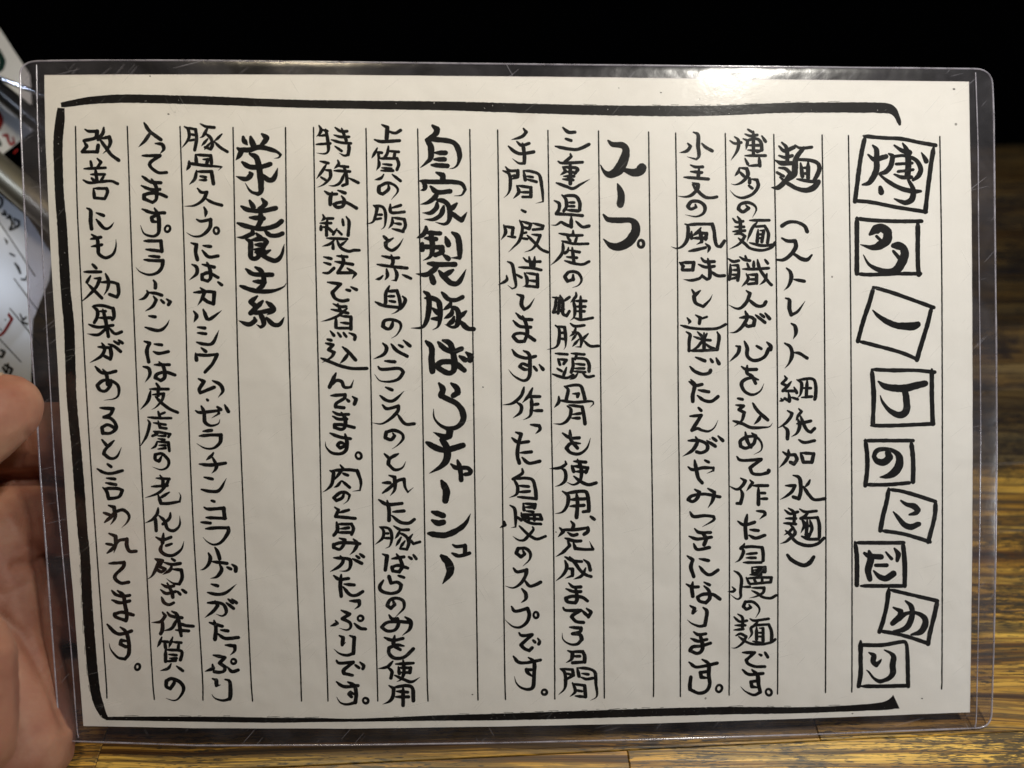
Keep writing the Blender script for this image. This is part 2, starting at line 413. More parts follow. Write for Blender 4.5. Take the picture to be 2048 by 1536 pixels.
INK = """
@n 140 240 1.875 3.2 
改 16,10 20,12 29,12 27,19 15,22;15,23 18,28 13,34 29,34 30,27;36,8 35,14 30,21;33,20 42,18 43,24 40,31 35,36t;32,21 38,29 44,37 52,43
善 22,44 23,49;29,41 33,45 29,51;15,52 38,51;22,58 37,58;27,52 29,66;23,62 26,65;36,60 33,65;14,64 22,67 42,65 51,68;25,73 26,83 37,84;25,73 39,73 40,77 37,84
に 18,94 22,97 22,108 23,116;28,99 36,102;28,106 36,115 42,115 47,109t
も 23,122 29,127 30,137 31,143 38,147 46,143 49,135 49,127t;22,127 33,125;23,135 34,133
@m 140 240 1.875 3.2
入 79,3 85,12 97,21;86,13 80,22 73,29t
っ 91,25 98,26 100,31 96,36t
て 77,38 96,38 86,45 86,50 94,56 103,56
ま 77,60 86,66 97,67;76,70 86,74 96,74;87,63 92,72 92,84 88,88 79,84 79,80 86,78 96,79 103,82
す 77,95 88,99 101,99;90,94 94,101 95,112 94,121 88,124 79,121 75,112t;94,109 88,108 87,104 91,102
。 o104,116,4
コ 79,129 97,129 98,140;81,138 98,140
@l 140 240 1.875 3.2
豚 122,7 126,10 127,18 124,24 119,30t;123,8 134,10 135,20 133,32;128,15 133,16;127,22 133,21;139,4 145,7 154,8;147,8 142,17 138,19t;144,14 150,19 152,26 150,31 144,29;147,20 140,28t;150,24 143,32t;162,15 157,20 153,23t;154,23 160,29 168,34
骨 134,37 135,47;134,37 150,38 151,46;142,42 147,42 146,46;127,44 127,49 124,54t;126,46 140,48 162,50 158,54t;135,54 133,63 127,69t;135,55 151,55 153,68;139,60 145,61;138,64 145,64
ス 136,73 140,77 146,77 142,85 133,91 122,92t;145,84 152,88 162,91
ー 143,93 145,98 144,104t
プ 135,106 140,108 150,106 149,115 141,123 132,124 124,120t;o156,118,4
に 129,131 135,133 134,141 136,149;142,134 150,135;141,139 148,146 158,145
@m 140 510 1.875 3.2
ラ 84,1 95,2;79,5 89,6 99,6 98,13 93,19 84,21 75,18 70,13t
ー 89,27 91,30 91,35
ゲ 82,38 83,41 79,46 73,48t;84,40 92,41 98,43;89,44 92,48 88,55 80,60t;97,48 100,51;103,47 107,50 105,53
ン 84,65 91,66;80,77 90,80 97,80 103,75 106,69t
に 79,92 85,94 82,102 84,114;90,95 98,96;89,103 95,105 105,103
は 78,119 84,121 85,128 80,136t;90,117 106,117;95,114 100,120 101,130 97,134 91,131 93,127 102,125 112,128
@n 140 510 1.875 3.2 
効 24,10 28,14;15,18 33,18;22,22 18,29;26,25 32,25 28,34 20,43 12,50t;19,31 26,38 34,46;33,29 45,29 51,31 52,40 50,45 42,42;38,20 41,28 40,36 36,43t
果 24,55 29,59 29,66 26,72;25,54 35,54 46,57 47,66 45,69;31,60 38,60;31,67 44,67;35,58 38,70 41,87;20,74 30,77 46,75;39,78 30,85 18,84t;42,78 48,84 55,82
が 30,98 43,99 44,106 43,111 37,108;34,94 37,100 33,108 21,115t;41,95 48,98 54,103;47,92 52,95;52,91 56,94
あ 27,119 33,125 40,126 49,124;35,122 39,128 40,138;44,133 43,139 38,145 32,144 29,139 35,134 43,134 51,139 52,148 48,153 36,155t
@l 140 510 1.875 3.2
は 130,10 135,13 135,20 127,27t;141,10 154,13;146,8 149,14 150,24 147,28 141,26 141,21 148,19 158,24
、 158,29 162,32
カ 132,40 148,39 154,40 153,52 147,50 143,47;139,35 144,39 140,48 136,54t
ル 132,60 135,65 132,72t;142,58 146,68 150,68 162,59t
シ 136,77 144,78;136,83 145,84;135,93 143,95 152,94 159,80t
ウ 140,99 145,103;134,105 135,112;134,106 145,107 157,106 152,116 144,125
ム 137,132 143,135 138,143 139,147 154,141;152,134 160,138 163,145 158,152t
@l 140 780 1.875 3.2
・ 146,10 147,11
ゼ 134,22 139,24 158,22 159,25 151,30t;140,17 143,24 144,34 150,38 158,36 160,31t;157,18 161,21;165,16 169,23
ラ 142,44 151,43;138,49 150,48 161,48 160,56 153,62 144,62 135,57t
チ 153,67 151,70 145,75t;138,79 150,80 166,78;152,72 156,80 155,85 151,89t
ン 143,93 152,95;140,106 149,108 159,107 167,94t
・ 151,118 154,119
コ 143,125 148,127 164,126 165,137;145,136 166,137
@n 140 780 1.875 3.2 
る 32,19 46,20 43,26 36,29 43,30 48,35 49,41 43,46 35,46 34,40 40,37 47,40
と 34,53 39,59;47,54 38,63 36,68 43,73 50,71 55,61t
言 40,79 44,82;29,84 36,88 44,89 56,86;39,94 48,95;38,99 49,101;35,104 39,108 41,115;36,105 50,105 56,107 52,114 41,116
わ 41,123 47,125 48,136 43,144t;36,131 42,133;37,141 43,136 49,130 57,128 63,134 61,141 55,147t
@m 140 780 1.875 3
皮 92,-7 95,-3;85,-1 105,-1;94,-5 94,6;86,1 83,12 75,21t;88,5 100,4 98,11 92,18 87,21t;91,7 98,14 106,20 115,24
膚 94,23 96,29;96,26 101,24;83,29 95,30 108,30;83,32 85,36 82,48 77,57 74,61t;89,35 102,37;94,33 96,40 103,41;89,44 93,47 88,49;90,44 107,47 105,50;94,49 102,49;94,52 101,53;93,55 91,60 86,63t;93,55 105,56 106,65;95,59 102,59;94,63 102,62
の 98,70 95,76 91,74 91,69 98,68 105,75 104,82 97,85 88,82t
老 92,94 106,95;96,91 99,96 99,103;106,94 102,102 94,110 80,115t;87,103 104,102;106,109 98,114;94,112 97,121 105,121 117,119 118,113 116,109t
化 94,126 93,132 88,138 80,142t;91,135 92,150;107,131 106,137 99,143;95,134 101,140 104,148 111,150 117,144 117,134t
@n 160 1050 1.875 3.2 
れ 31,9 38,12 38,22 36,30t;28,20 34,21;29,30 35,25 41,17 50,15 50,22 53,28 60,28
て 31,41 47,40 46,45 38,53 38,58 44,62 52,61
ま 34,70 38,74 45,76 53,75;34,80 43,83 53,81;40,70 46,75 48,85 50,96 49,102 38,98 37,95 45,93 57,96
す 29,106 38,115 46,116 55,113;43,109 49,114 52,125 52,137 48,143 40,141 33,133 31,126t;51,124 44,123 43,127 49,130
@m 160 1050 1.875 3.2
を 81,13 88,16 97,13;89,9 88,19;98,20 92,22;88,19 86,27 92,32 100,32 108,26 111,17t
防 80,36 84,39 81,47 77,54 72,58t;80,36 88,38 84,44 91,47 87,50 83,48;98,36 101,38;90,40 98,42 107,41;98,42 96,48 88,53t;98,47 108,48 109,56 106,63 99,62 92,57t
ぎ 87,63 93,66 100,65;86,69 92,73 102,71;93,62 98,72 99,77;87,77 90,83 95,85 100,83;104,71 107,74;109,69 113,72
体 88,93 91,97 86,103 76,104t;88,101 88,111 86,116;93,93 97,97 109,99;98,92 104,97 108,118;103,101 98,110 89,113t;105,104 112,107 121,108;102,112 116,113
@l 160 1050 1.875 3.2
ラ 129,-3 139,-2;134,4 146,3 158,3 158,8 151,18 143,21 136,18 131,13t
ー 144,24 147,29 149,36
ゲ 137,30 139,35 137,42 132,47 128,48t;141,39 157,41;149,42 151,48 146,55 139,57t;157,45 161,47;162,42 166,45 166,49
ン 140,63 147,65;136,72 147,74 156,72 167,63t
が 136,83 148,83 154,86 156,93 152,97 145,95t;144,81 147,86 142,92 133,99t;156,83 164,89;158,79 163,83;162,79 167,83
た 138,104 152,108;143,102 145,110 144,122;150,112 158,113;147,116 155,121 169,120
っ 155,128 165,129 165,134 160,139t
@n 200 1240 1.5625 3.8 
。 o48,60,4.6
@m 200 1240 1.5625 3.8
質 79,22 76,30 73,35t;76,27 87,28;83,29 84,36;93,22 90,30 88,36t;92,28 104,29;101,30 100,37;84,37 84,53;84,38 102,39 105,43 103,51;88,44 98,45;89,49 98,49;84,53 97,52;91,56 87,62 77,65t;98,59 106,65
の 94,76 95,80 90,88 85,85 85,78 92,75 103,80 107,89 101,100 94,103 84,100t
@l 200 1240 1.5625 3.8
ぷ 145,45 150,46 160,48 153,55 160,60 159,65 153,67 146,66;144,57 145,62 134,66t;163,60 169,66 177,64;o171,53,4.2
り 144,75 149,77 149,84 155,83t;160,76 166,79 167,95 166,101 157,103 147,100 143,95t
@k 460 240 1.875 5
栄 14,18 15,22 19,27t;22,18 23,22 25,27;34,15 39,19 37,23 30,29t;8,30 12,33 10,38 6,43t;9,31 20,32 32,29 48,33 54,37 52,40 47,41t;21,36 28,40 31,50 33,68 33,76 30,79 22,76 16,67t;13,45 21,50 33,50 43,47;21,56 23,58 17,63 6,60t;34,58 41,64 47,62 51,51t
養 21,86 25,93;34,84 38,89 35,92 29,94t;12,92 20,96 34,97 49,94;21,104 36,105;32,97 33,106 29,115;8,110 20,114 34,116 48,113 55,108;24,116 24,121 15,125 7,125t;37,118 43,123 51,123 56,121;28,121 33,126;17,127 22,131 22,145 26,148 30,146 31,142;23,128 35,127 39,130 35,136;27,133 34,133;26,138 36,139;43,139 33,144;27,141 34,144 41,148 49,150 55,144 58,132t
@k 460 510 1.875 5
素 17,15 24,20 33,21 45,21;27,13 33,17 36,25 35,32 30,37;25,28 37,29;11,33 22,37 33,39 47,38 57,34 60,30t;29,44 22,50 28,55;35,49 28,56 22,62;23,62 33,61 43,59;39,50 46,56 46,60 39,64t;26,67 27,70 20,74 9,70t;31,62 35,68 36,74 33,77 28,74t;39,67 46,74 53,74 58,66t
@i 460 240 1.875 3.2
特 95,6 97,10 96,14 92,18t;97,10 104,12;102,10 104,20 105,32 101,36 92,35t;92,26 107,25;95,17 103,16;112,8 118,12 125,12;111,16 118,18 127,18;119,9 121,14 124,22;108,21 118,24 129,25;126,24 127,30 126,37 122,38 116,35t;112,28 119,33
殊 96,44 105,46;103,47 98,55 92,63t;100,53 107,54 107,61 101,68 93,72t;97,61 102,64;115,43 116,47 111,52t;115,49 126,50;111,54 128,55;121,49 124,58 125,68 120,70;122,57 118,66 112,70 105,70t;127,62 137,67
な 101,76 106,79 114,79;109,77 107,84 107,90;115,75 123,78;119,81 122,86 120,92 114,93 111,90 116,88 124,88 135,94
製 99,101 101,105 97,108t;99,105 110,105;96,110 108,110;104,105 103,115 103,123;97,113 97,117;98,114 104,115 109,119;114,116 110,122;115,118 119,122;120,106 121,112;124,103 127,109 126,123;103,126 125,127;112,127 107,132 98,135t;110,130 110,137;114,128 118,136 126,140 132,139 138,139;124,129 119,133
@i 460 510 1.875 3.2
法 100,2 108,4;100,8 107,10;99,19 105,19 111,14;114,1 125,2;112,7 131,10;119,0 121,8 115,19 130,19;125,14 134,20 130,26t
で 104,29 118,31 109,40 112,46 119,49 126,48;124,37 128,38;129,34 135,37
煮 110,52 117,55 124,55;108,58 118,60 126,62;115,52 118,60;125,57 115,65 105,69 97,71t;113,66 113,77;118,65 129,66 129,79;118,72 126,73;112,78 129,78;107,81 111,86;115,83 118,87;121,83 124,87;127,83 133,86 133,90
込 104,90 108,91;102,94 110,96 105,101 111,104 108,109 98,115t;97,110 107,114 117,118 130,121 146,121;120,98 127,104 134,112;127,104 122,111 117,116t
ん 113,126 106,141;107,140 113,134 119,135 122,141 129,141 132,133t
@i 600 780 1.875 3.2
で 33,6 48,5 47,9 39,14 38,18 47,19;50,10 52,12;56,7 60,10 58,15
ま 35,23 41,26 52,26;35,28 41,31 50,31;44,24 48,30 48,39 44,42 37,40 37,37 45,37 58,40
す 32,46 42,50 54,52;48,47 50,55 49,64 43,68 34,67 28,61 27,55t;49,58 43,56 40,59 43,62 47,60
。 o62.5,70,4.2
肉 43,80 46,84 42,89 36,97t;32,86 36,88 34,100 29,106 24,109t;34,86 50,85 61,86 65,98 64,107 56,108t;46,89 51,91;44,97 40,102 36,104t;45,97 53,104
の 47,110 45,115 39,118 36,115 42,110 48,109 53,112 51,118 46,122t
旨 37,125 41,128 38,135 59,137;41,131 52,128;39,141 40,149 36,155;40,143 55,143 57,148 55,154;43,148 52,147;40,152 54,152
@i 600 1050 1.875 3.2
み 42,14 48,16 46,22 42,26 36,24 36,21 43,19 53,19 64,20;57,15 61,20 58,27 53,32t
が 36,35 51,36 54,39 53,46 49,49 42,49t;43,33 46,38 42,44 32,50t;56,36 66,41;60,33 63,35;64,31 68,34
た 36,54 42,58 52,57;44,53 43,64 44,76;47,63 58,64;46,66 53,74 60,75 67,71
っ 53,81 63,81 63,86 58,90t
ぷ 44,91 53,95 45,100 53,104 54,109 50,112 42,110t;38,102 40,105 32,108t;58,105 64,110 70,111;o64.5,99.5,3.8
り 42,118 46,120 45,128 49,125t;53,118 58,120 57,137 50,139 42,137 36,132t
@i 600 1150 1.875 3.2
で 39,91 42,94 57,93 47,101 47,105 56,107;59,96 63,99;64,93 68,97 67,100
す 39,114 47,119 62,118;51,114 58,118 60,127 59,136 50,138 43,136 39,130t;59,128 54,125 52,127 55,130
。 o70,134,3.8
@h 460 240 1.875 3.2
上 162,5 168,8 167,20;169,12 176,14 182,11;154,21 162,23 181,22
質 157,30 154,36 151,41t;154,34 162,35;158,35 159,40;169,28 168,35 165,40;168,33 180,34;176,34 175,40;158,41 159,48 156,54t;158,41 178,41 180,47 178,53;163,47 172,48;162,51 172,52;161,54 174,54;164,58 161,62 154,64t;173,58 182,65
の 169,69 169,74 163,79 159,77 159,71 168,67 176,70 179,76 172,85t
脂 153,91 157,94 155,103 152,109 145,111t;154,91 163,93 166,101 165,113 161,117t;157,101 162,101;155,106 161,105;171,90 171,97 174,99 186,98;172,94 182,91;173,104 173,110 169,116t;174,104 186,106 187,113 184,119;175,110 182,111;173,116 185,119
と 164,124 168,128;174,126 166,131 167,136 173,139 180,134 185,126t
@h 460 510 1.875 3.2
赤 162,1 172,3 180,3;172,0 174,7 172,12;157,10 170,12 189,14;167,15 168,22 165,27t;175,14 178,20 177,27 172,27t;163,22 160,25 155,26t;184,21 193,25
身 170,33 168,37 166,42 166,51 164,54;167,39 178,38 181,48 181,57 177,61 172,63t;169,44 175,44;170,49 176,50;155,50 164,54 180,56;184,44 187,48 183,56 175,62t
の 174,70 172,77 168,79 163,76 165,70 173,69 181,72 182,78 178,85 172,89t
バ 163,94 167,99 164,106 153,111t;172,95 178,102 189,108;180,96 184,98;185,91 192,97
ラ 165,113 176,114;158,119 162,122 180,121 185,125 180,132 171,135 160,134 154,127t
ン 166,141 173,144;160,150 167,155 175,155 186,145t
@h 600 780 1.875 3.2
ス 88,16 93,20 105,17 104,23 96,31 87,36 77,35t;104,26 112,36 122,36
の 99,46 101,49 97,53 91,51 92,45 100,43 108,46 110,52 104,59 98,63t
と 90,68 95,73;105,68 96,73 94,79 101,85 109,83 113,76t
れ 95,91 101,93 101,106 96,113t;88,99 96,99;88,110 96,104 104,97 111,95 112,103 115,109 121,104t
た 84,117 93,122 109,121;93,118 95,128 95,139;99,130 111,129;98,134 107,141 116,142 122,138
@h 600 1050 1.875 3.2
豚 85,2 89,6 88,14 80,21t;86,2 95,4 98,12 96,22 91,25t;90,9 94,9;90,14 96,14;100,1 107,5 116,5;107,5 104,11 101,15t;105,8 113,12 116,19 114,26 107,25;108,13 102,23t;112,17 106,25t;120,10 116,15;116,14 121,20 128,18
ば 88,31 93,33 91,48;98,36 111,34;103,31 107,37 109,44 106,50 99,49 98,45 105,43 115,46;116,34 119,36;121,32 124,36
ら 105,54 111,56;89,59 85,66 88,71 98,73 106,70 108,64 104,61 97,62 95,55
の 99,80 101,85 97,89 93,86 96,80 103,78 110,81 111,88 106,94 101,99t
み 95,96 98,100 104,100 105,106 101,112 93,113 87,109 93,104 105,103 119,104;112,98 118,103 117,111 109,118t
を 90,120 99,123 110,121;101,118 100,128 107,133;111,129 103,128 95,131 95,137 101,142 111,141 121,132
@h 600 1150 1.875 3.2
使 99,92 93,98 83,100t;93,98 98,103 97,110;102,95 121,94;110,91 111,103 108,111 103,114t;105,98 106,105;105,99 118,99 117,104;107,104 117,104;101,107 110,111 119,114 128,109t
用 95,118 100,121 99,130 95,135 88,138t;100,120 113,118 120,121 121,134;103,124 115,125;102,130 116,130;110,120 110,139
@g 820 240 1.875 5
自 24,6 29,10 27,15 16,21t;17,21 22,28 22,40 17,46 11,51t;18,20 30,21 44,23 50,28 53,38 51,47 47,51 42,52t;27,35 38,35;26,42 37,42;23,48 40,49
家 28,56 35,59 35,65;11,65 25,66 45,66 55,68 59,74 55,80 47,81t;13,66 16,70 15,74 11,75t;22,71 29,77 43,76;30,77 26,83 19,88 11,90t;28,85 37,87 42,94 42,106 37,111 27,109t;29,88 28,94 22,99 13,99t;36,92 33,101 25,106 15,106t;50,89 45,94;44,98 49,103 55,107 61,98t
製 17,114 17,118 13,123 7,126t;17,120 32,121;16,126 28,127;12,135 34,136 34,141 27,144;13,132 13,138;22,120 24,135 22,145 14,150t;36,144 41,148;38,125 41,133;45,120 51,125 53,138 53,147 43,147t
@g 820 510 1.875 5
衣 19,9 30,10 48,10;30,12 24,17 17,21 6,20t;22,20 25,29;31,17 36,23 44,30 52,29 60,15t;46,16 38,21
豚 15,39 20,44 20,58 18,69 13,77 1,78t;16,46 24,46 31,51 32,67 30,76 24,80t;24,57 30,62;23,68 31,68;34,40 41,47 49,48 56,45;44,49 42,54 35,59t;42,55 50,58 52,66 50,75 45,77 37,74t;45,58 44,63 36,68t;47,66 45,71 38,75t;60,60 53,66;53,70 61,78 68,79
ば 17,92 23,99 23,112 24,124;30,93 37,100 46,103 55,100;35,91 43,95 47,110 47,122 42,126 34,123 28,118 35,114 47,115 58,123;53,108 59,112;60,104 65,108 64,112
ら 31,137 35,143 33,150 41,154 49,158 55,165 57,175 51,183 42,185 33,182 26,174 25,164t;44,137 50,142 51,147 46,150
@g 840 780 1.875 5.6
チ 27,40 32,43 31,49 26,50 14,45t;7,56 18,62 28,64 46,59;22,53 28,60 29,72 23,81 10,89t
ャ w4 33,79 39,83 50,83 54,86 53,89 48,90;w4 40,75 43,85 44,96
ー 23,97 28,107 27,118
シ 13,130 19,132 25,134;13,139 19,142 25,141;9,153 25,155 37,151 48,143 54,132t
@g 600 1050 1.875 3.6
ュ 163,21 167,23 176,22 176,30;162,30 170,33 181,30
ー w6.5 151,33 158,40 160,50 152,63t
@f 820 240 1.875 3.2
手 121,9 124,13 119,18 108,21t;114,23 119,27 127,25;105,28 112,34 119,36 132,34;120,25 122,36 122,46 116,46 109,41t
間 102,50 106,54 115,54 115,60;99,54 106,58 107,70 105,78 100,83t;108,60 112,59;108,63 115,61;121,54 123,64;121,54 130,55 138,59 141,74 142,87 134,89t;125,60 131,61;124,63 135,66;114,70 116,77 110,84t;115,70 129,72 129,82 120,82;117,77 126,77
・ 119,96 123,98
暇 100,112 102,120 97,128t;100,113 110,115 109,122;104,124 112,125;117,107 120,115 117,128 110,136 105,141t;119,108 129,111 127,116 120,114;120,121 124,120;119,126 125,127;131,110 142,113 141,116 131,117;130,122 139,123 135,132 130,138 122,141t;125,123 134,132 140,138 147,141
@f 820 510 1.875 3.2
惜 104,7 109,10 111,20 113,33 109,36 104,32t;103,22 103,27 94,32t;112,20 119,24;121,3 126,7 139,7;116,13 130,14 140,16;127,2 129,12;133,2 132,13;122,19 125,26 124,32 120,34t;124,19 136,21 136,34 124,33;126,27 135,28
し 114,42 120,44 119,53 122,58 127,55 133,46t
ま 113,62 120,68 130,69;110,70 117,76 129,77;120,65 124,74 125,84 122,92 115,92 110,87 113,84 122,84 133,91
ず 109,101 114,107 124,110 134,108;121,102 127,106 128,118 127,130 121,134 111,129 105,122t;127,122 122,122 117,119 120,116 126,118;132,119 135,123;138,117 142,122
@f 840 780 1.875 3.2
作 111,-3 108,6 99,14 88,16t;103,13 108,17 107,24 99,30t;120,-2 116,6 109,14t;119,0 117,7 128,7;119,8 119,20 117,28 110,32t;119,16 126,15;120,22 130,22
っ 118,37 127,38 128,42 123,47t
た 98,51 105,56 116,55;102,45 108,47 105,58 104,70 106,78;107,67 119,66;109,72 116,78 128,76
自 109,84 109,89 99,95;100,95 104,103 103,111 95,115t;101,95 112,94 120,96 123,105 124,116;105,102 116,103;105,109 117,108;104,114 124,116
慢 96,123 101,127 102,138 102,146 97,147t;90,140 91,144 85,147t;102,134 108,139;110,121 111,128;110,121 123,122 122,126;112,125 120,125;113,129 121,130;108,131 111,136 130,138 128,133 110,133;115,133 116,139;122,133 122,139;108,137 118,142 129,143;106,145 113,152 118,156 125,159 134,156;120,146 121,149 116,155 111,160 105,160 99,156t
@f 980 1050 1.875 3.2
の 35,27 37,31 33,34 28,30 30,25 38,25 43,30 42,37 35,44t
ス 25,46 29,50 39,48 38,54 33,62 25,67 16,65t;37,59 42,65 48,64 54,61
ー 34,68 38,73 38,79 33,83t
プ 23,87 27,92 40,89 42,96 39,104 32,109 24,108 16,101t;o49,96,3.8
で 31,115 34,118 45,117 36,125 33,128 37,132 42,134 45,131;46,123 48,125;51,121 53,124 52,127
す 25,140 30,146 38,147 54,144
@f 980 1150 1.875 3.2
す 41,88 47,93 47,106 46,119 41,122 33,120 28,115 26,108t;45,108 40,104 39,101 44,101
。 o58,125,3.6
@e 820 240 1.875 3.2
三 163,8 169,13 176,13;166,20 172,22;155,28 170,31 180,31 191,26
重 171,36 172,39 165,45;158,44 163,46 184,45;163,50 166,55 160,59t;163,50 177,51 179,53 176,57;166,55 175,56;171,45 171,68;164,60 175,60;163,63 174,64;156,67 167,71 174,73 183,68 192,63t
県 162,80 166,84 167,92 164,97;163,81 176,81 181,88 181,96;170,88 175,88;169,92 175,92;167,96 180,97;154,86 159,89 159,95 156,100 172,101 184,102;172,103 172,114 165,111 161,109 156,112 150,112t;177,108 184,114 191,113
産 174,118 174,122 168,124;159,121 172,123 184,123;168,125 171,129;178,125 176,131;162,129 175,132 190,132;163,131 163,140 158,148 150,155t;169,136 168,140 165,142;170,139 181,141;167,146 178,147;173,136 175,153;165,150 175,153 184,154 191,151
@e 820 510 1.875 3.2
の 174,21 174,26 168,28 165,23 170,18 179,19 183,26 180,32 173,35t
雌 152,45 162,47;156,45 155,55 153,61;160,44 159,55 158,62;153,62 164,58;163,50 170,45;160,43 163,50 163,62 167,65 170,60;177,40 177,44 171,51t;174,48 176,58 175,66 171,70t;175,49 188,49;176,55 187,55;177,60 186,60;182,44 182,67;175,67 183,69 195,67
豚 155,75 159,79 159,90 156,98 146,101t;156,76 165,77 166,88 166,97 164,101t;160,83 165,83;160,89 166,90;171,73 176,76 186,75;177,77 175,83 170,87t;173,82 180,84 183,91 182,98 176,98t;178,84 172,92t;180,90 173,98t;190,84 184,90;185,91 192,97 201,97
頭 155,105 168,106;158,111 160,117;158,111 167,112 164,116;157,121 162,124;167,120 164,128;152,127 161,130 168,131 174,128;172,105 186,106;178,106 176,111;173,110 174,118 172,125;174,110 187,111 191,117 191,124;176,116 186,117;175,121 186,121;174,124 187,125;179,126 176,130 170,133t;184,126 189,130 196,129
@e 840 780 1.875 3.2
骨 154,-4 158,0 156,10;155,-4 170,-5 174,2 176,10;163,4 169,4 168,7;148,7 148,13 143,19t;149,11 165,13 183,12 185,15 181,19t;157,17 161,21 159,30 152,36 142,36t;159,16 173,18 175,28 176,36;163,26 171,25;162,30 170,30
を 152,46 160,51 170,51;160,43 161,53 168,62;171,57 161,57 156,62 161,67 170,68 178,62 182,51t
使 155,76 156,79 149,83 138,84t;150,83 155,87 155,96 150,101 144,103t;164,76 177,77;168,74 172,84 171,96 164,101 156,98t;162,81 164,87;163,81 179,83 177,88;165,87 177,87;164,92 172,98 180,101 188,99
用 152,108 158,113 157,123 152,130 144,132t;156,110 172,108 178,110 180,122 180,129 174,130;160,117 176,116;160,124 175,123;167,110 168,122 167,136
、 182,135 186,138
完 161,140 164,144 162,149;149,147 153,151 147,157t;151,149 165,149 179,147 179,151 175,154
@e 980 1050 1.875 3.2
完 83,8 88,11 93,10;80,14 90,17 97,17;83,17 85,22 78,29 70,34t;89,19 91,25 100,26 110,26 106,17t
成 80,34 88,38 98,39;80,38 82,45 78,53 70,60t;81,46 88,47 88,54 80,57t;85,34 91,41 96,48 102,53 108,55;102,46 98,54 89,58t;100,37 105,41 107,48
ま 84,62 89,66 97,66;81,68 89,71 97,71;91,66 93,78 91,83 83,82 81,78 88,76 98,77 104,81
で 78,88 81,91 97,91 90,95 87,98 92,103 100,104;98,91 103,96;103,89 108,93 105,98
3 85,109 97,110 96,114 88,116 96,117 98,122 93,127 85,127 78,122 77,115t
日 83,134 88,136 87,143 81,147t;87,135 99,135 101,140 101,146 88,147;90,140 96,140
@e 980 1150 1.875 3.2
間 75,100 80,105 80,120 73,128t;76,100 88,101 89,107 80,112;81,105 86,106;93,99 95,108;94,99 105,100 112,104 113,116 114,129 107,134t;98,105 105,106;97,109 103,111 110,110;88,115 91,124 85,130t;88,116 101,118 102,130;92,123 98,124;91,129 102,130
@d 1190 240 1.875 6.5
ス 14,22,2 19,26,5 29,27,6 33,32,7 31,42,9 26,52,10 20,57,8 14,58,6 9,54,3 6,48,1;31,53,4 40,56,7 47,55,9 50,51,9
ー 24,68,1.5 26,73,5 28,80,7 27,90,7
プ 9,101,2 14,106,5 25,107,5.5 38,107,5 43,112,8 43,120,9 36,130,9 26,135,8 17,134,6 9,127,1;w3.8 o49,132,4.5
@c 1190 240 1.875 3.2
小 105,13 110,16 110,28 111,38 108,42 98,39t;99,25 102,28 98,33 90,35t;114,25 118,29 125,33
麦 102,48 107,50 115,50;102,55 114,56;95,61 121,63;111,52 110,62;104,67 110,69 109,74 103,80 96,82 88,81t;104,69 110,76 117,82 124,83 130,82
の 107,90 108,93 102,95 99,92 103,87 111,87 117,92 116,99 108,103 96,101t
風 96,111 99,113 99,125 95,133 88,137 81,135t;98,112 110,111 125,111 127,118 128,127 130,134 134,135 138,129;113,115 109,120 103,124t;103,119 103,126;107,120 119,121 118,127;104,126 119,126;112,117 114,130 108,133t;100,140 110,138 118,136;118,132 122,136 120,142t
@b 1190 240 1.875 3.2
博 144,22 149,25 156,24;149,18 153,22 152,32 145,43t;163,10 168,13;160,15 166,17 173,16;169,12 169,36;158,20 163,22 161,32t;161,22 172,20 177,24 178,32 173,34;163,27 175,27;163,32 174,33;178,17 182,23;160,38 170,38 182,38;160,41 163,47;164,49 176,48;175,39 176,49
多 154,51 153,55 149,60t;155,51 162,52 163,59 157,66 150,69 145,68t;155,56 159,60;165,62 165,67;167,63 173,64 174,71 168,79 158,83 150,81 144,75t;164,70 168,73
の 161,91 164,94 158,98 153,95 155,90 163,88 170,91 172,96 168,104t
麺 147,105 151,109 158,108;152,103 155,108 155,117;149,114 159,114;147,119 160,118;149,122 155,121 160,124 154,132 143,138t;153,126 160,132 166,137 178,139 188,136 192,131;165,107 186,107;173,109 168,115 165,122 162,130t;168,114 181,113 185,121 184,131;174,117 173,130;176,118 180,118 178,130;174,122 178,122;174,126 178,126;165,131 178,134 190,133
@b 1290 510 1.875 3.2
職 89,4 94,7 100,6;91,10 91,18 90,26;92,11 99,11 100,18 99,27;94,16 98,16;93,21 98,21;90,26 98,24;101,2 106,5 112,6;107,1 108,4;109,9 111,14;104,15 118,15 132,14;116,7 116,12;108,20 110,26 103,34t;110,21 119,21 119,30 110,31;112,26 118,26;120,5 122,14 127,22 132,29 135,32;130,20 128,27 122,32t;128,5 131,9
人 108,38 112,41 109,49 103,56 97,57 89,53t;110,47 119,54 126,54 129,50
が 101,67 112,66 117,69 116,75 110,76 107,74;107,60 109,67 104,76 97,82 90,83t;118,64 128,72;123,63 127,66;128,62 133,68
心 97,97 101,98 99,105 90,114t;106,92 109,99 109,107 114,112 121,112 128,108 132,100;119,97 124,100;130,93 134,97 134,101
を 103,119 108,122 119,122;109,118 109,126 114,129 118,137;121,133 113,131 105,134 103,139 107,146 115,149 123,145 127,137t
@b 1290 780 1.875 3.2
込 99,9 104,10;97,16 105,17 100,21 106,24 103,33 95,39t;94,33 104,36 113,40 125,40 133,39 136,35t;115,14 120,22 131,32;124,26 121,32 116,37t
め 107,45 109,54 113,61;114,46 118,49 116,57 108,62 102,60 102,54 109,50 118,50 124,56 124,64 116,69t
て 98,71 103,75 124,74 112,83 115,89 123,90 131,88 132,86
作 102,94 107,97 104,102 98,106 89,102t;102,106 104,112 102,121 98,121;112,96 115,99 108,108t;115,102 131,102;121,104 121,122;122,110 128,110;122,116 130,116
っ 119,129 127,130 128,133 122,138t
た 99,140 106,144 117,141;109,133 107,145 108,158;112,149 121,150;111,155 118,158 128,155
@b 1290 1050 1.875 3
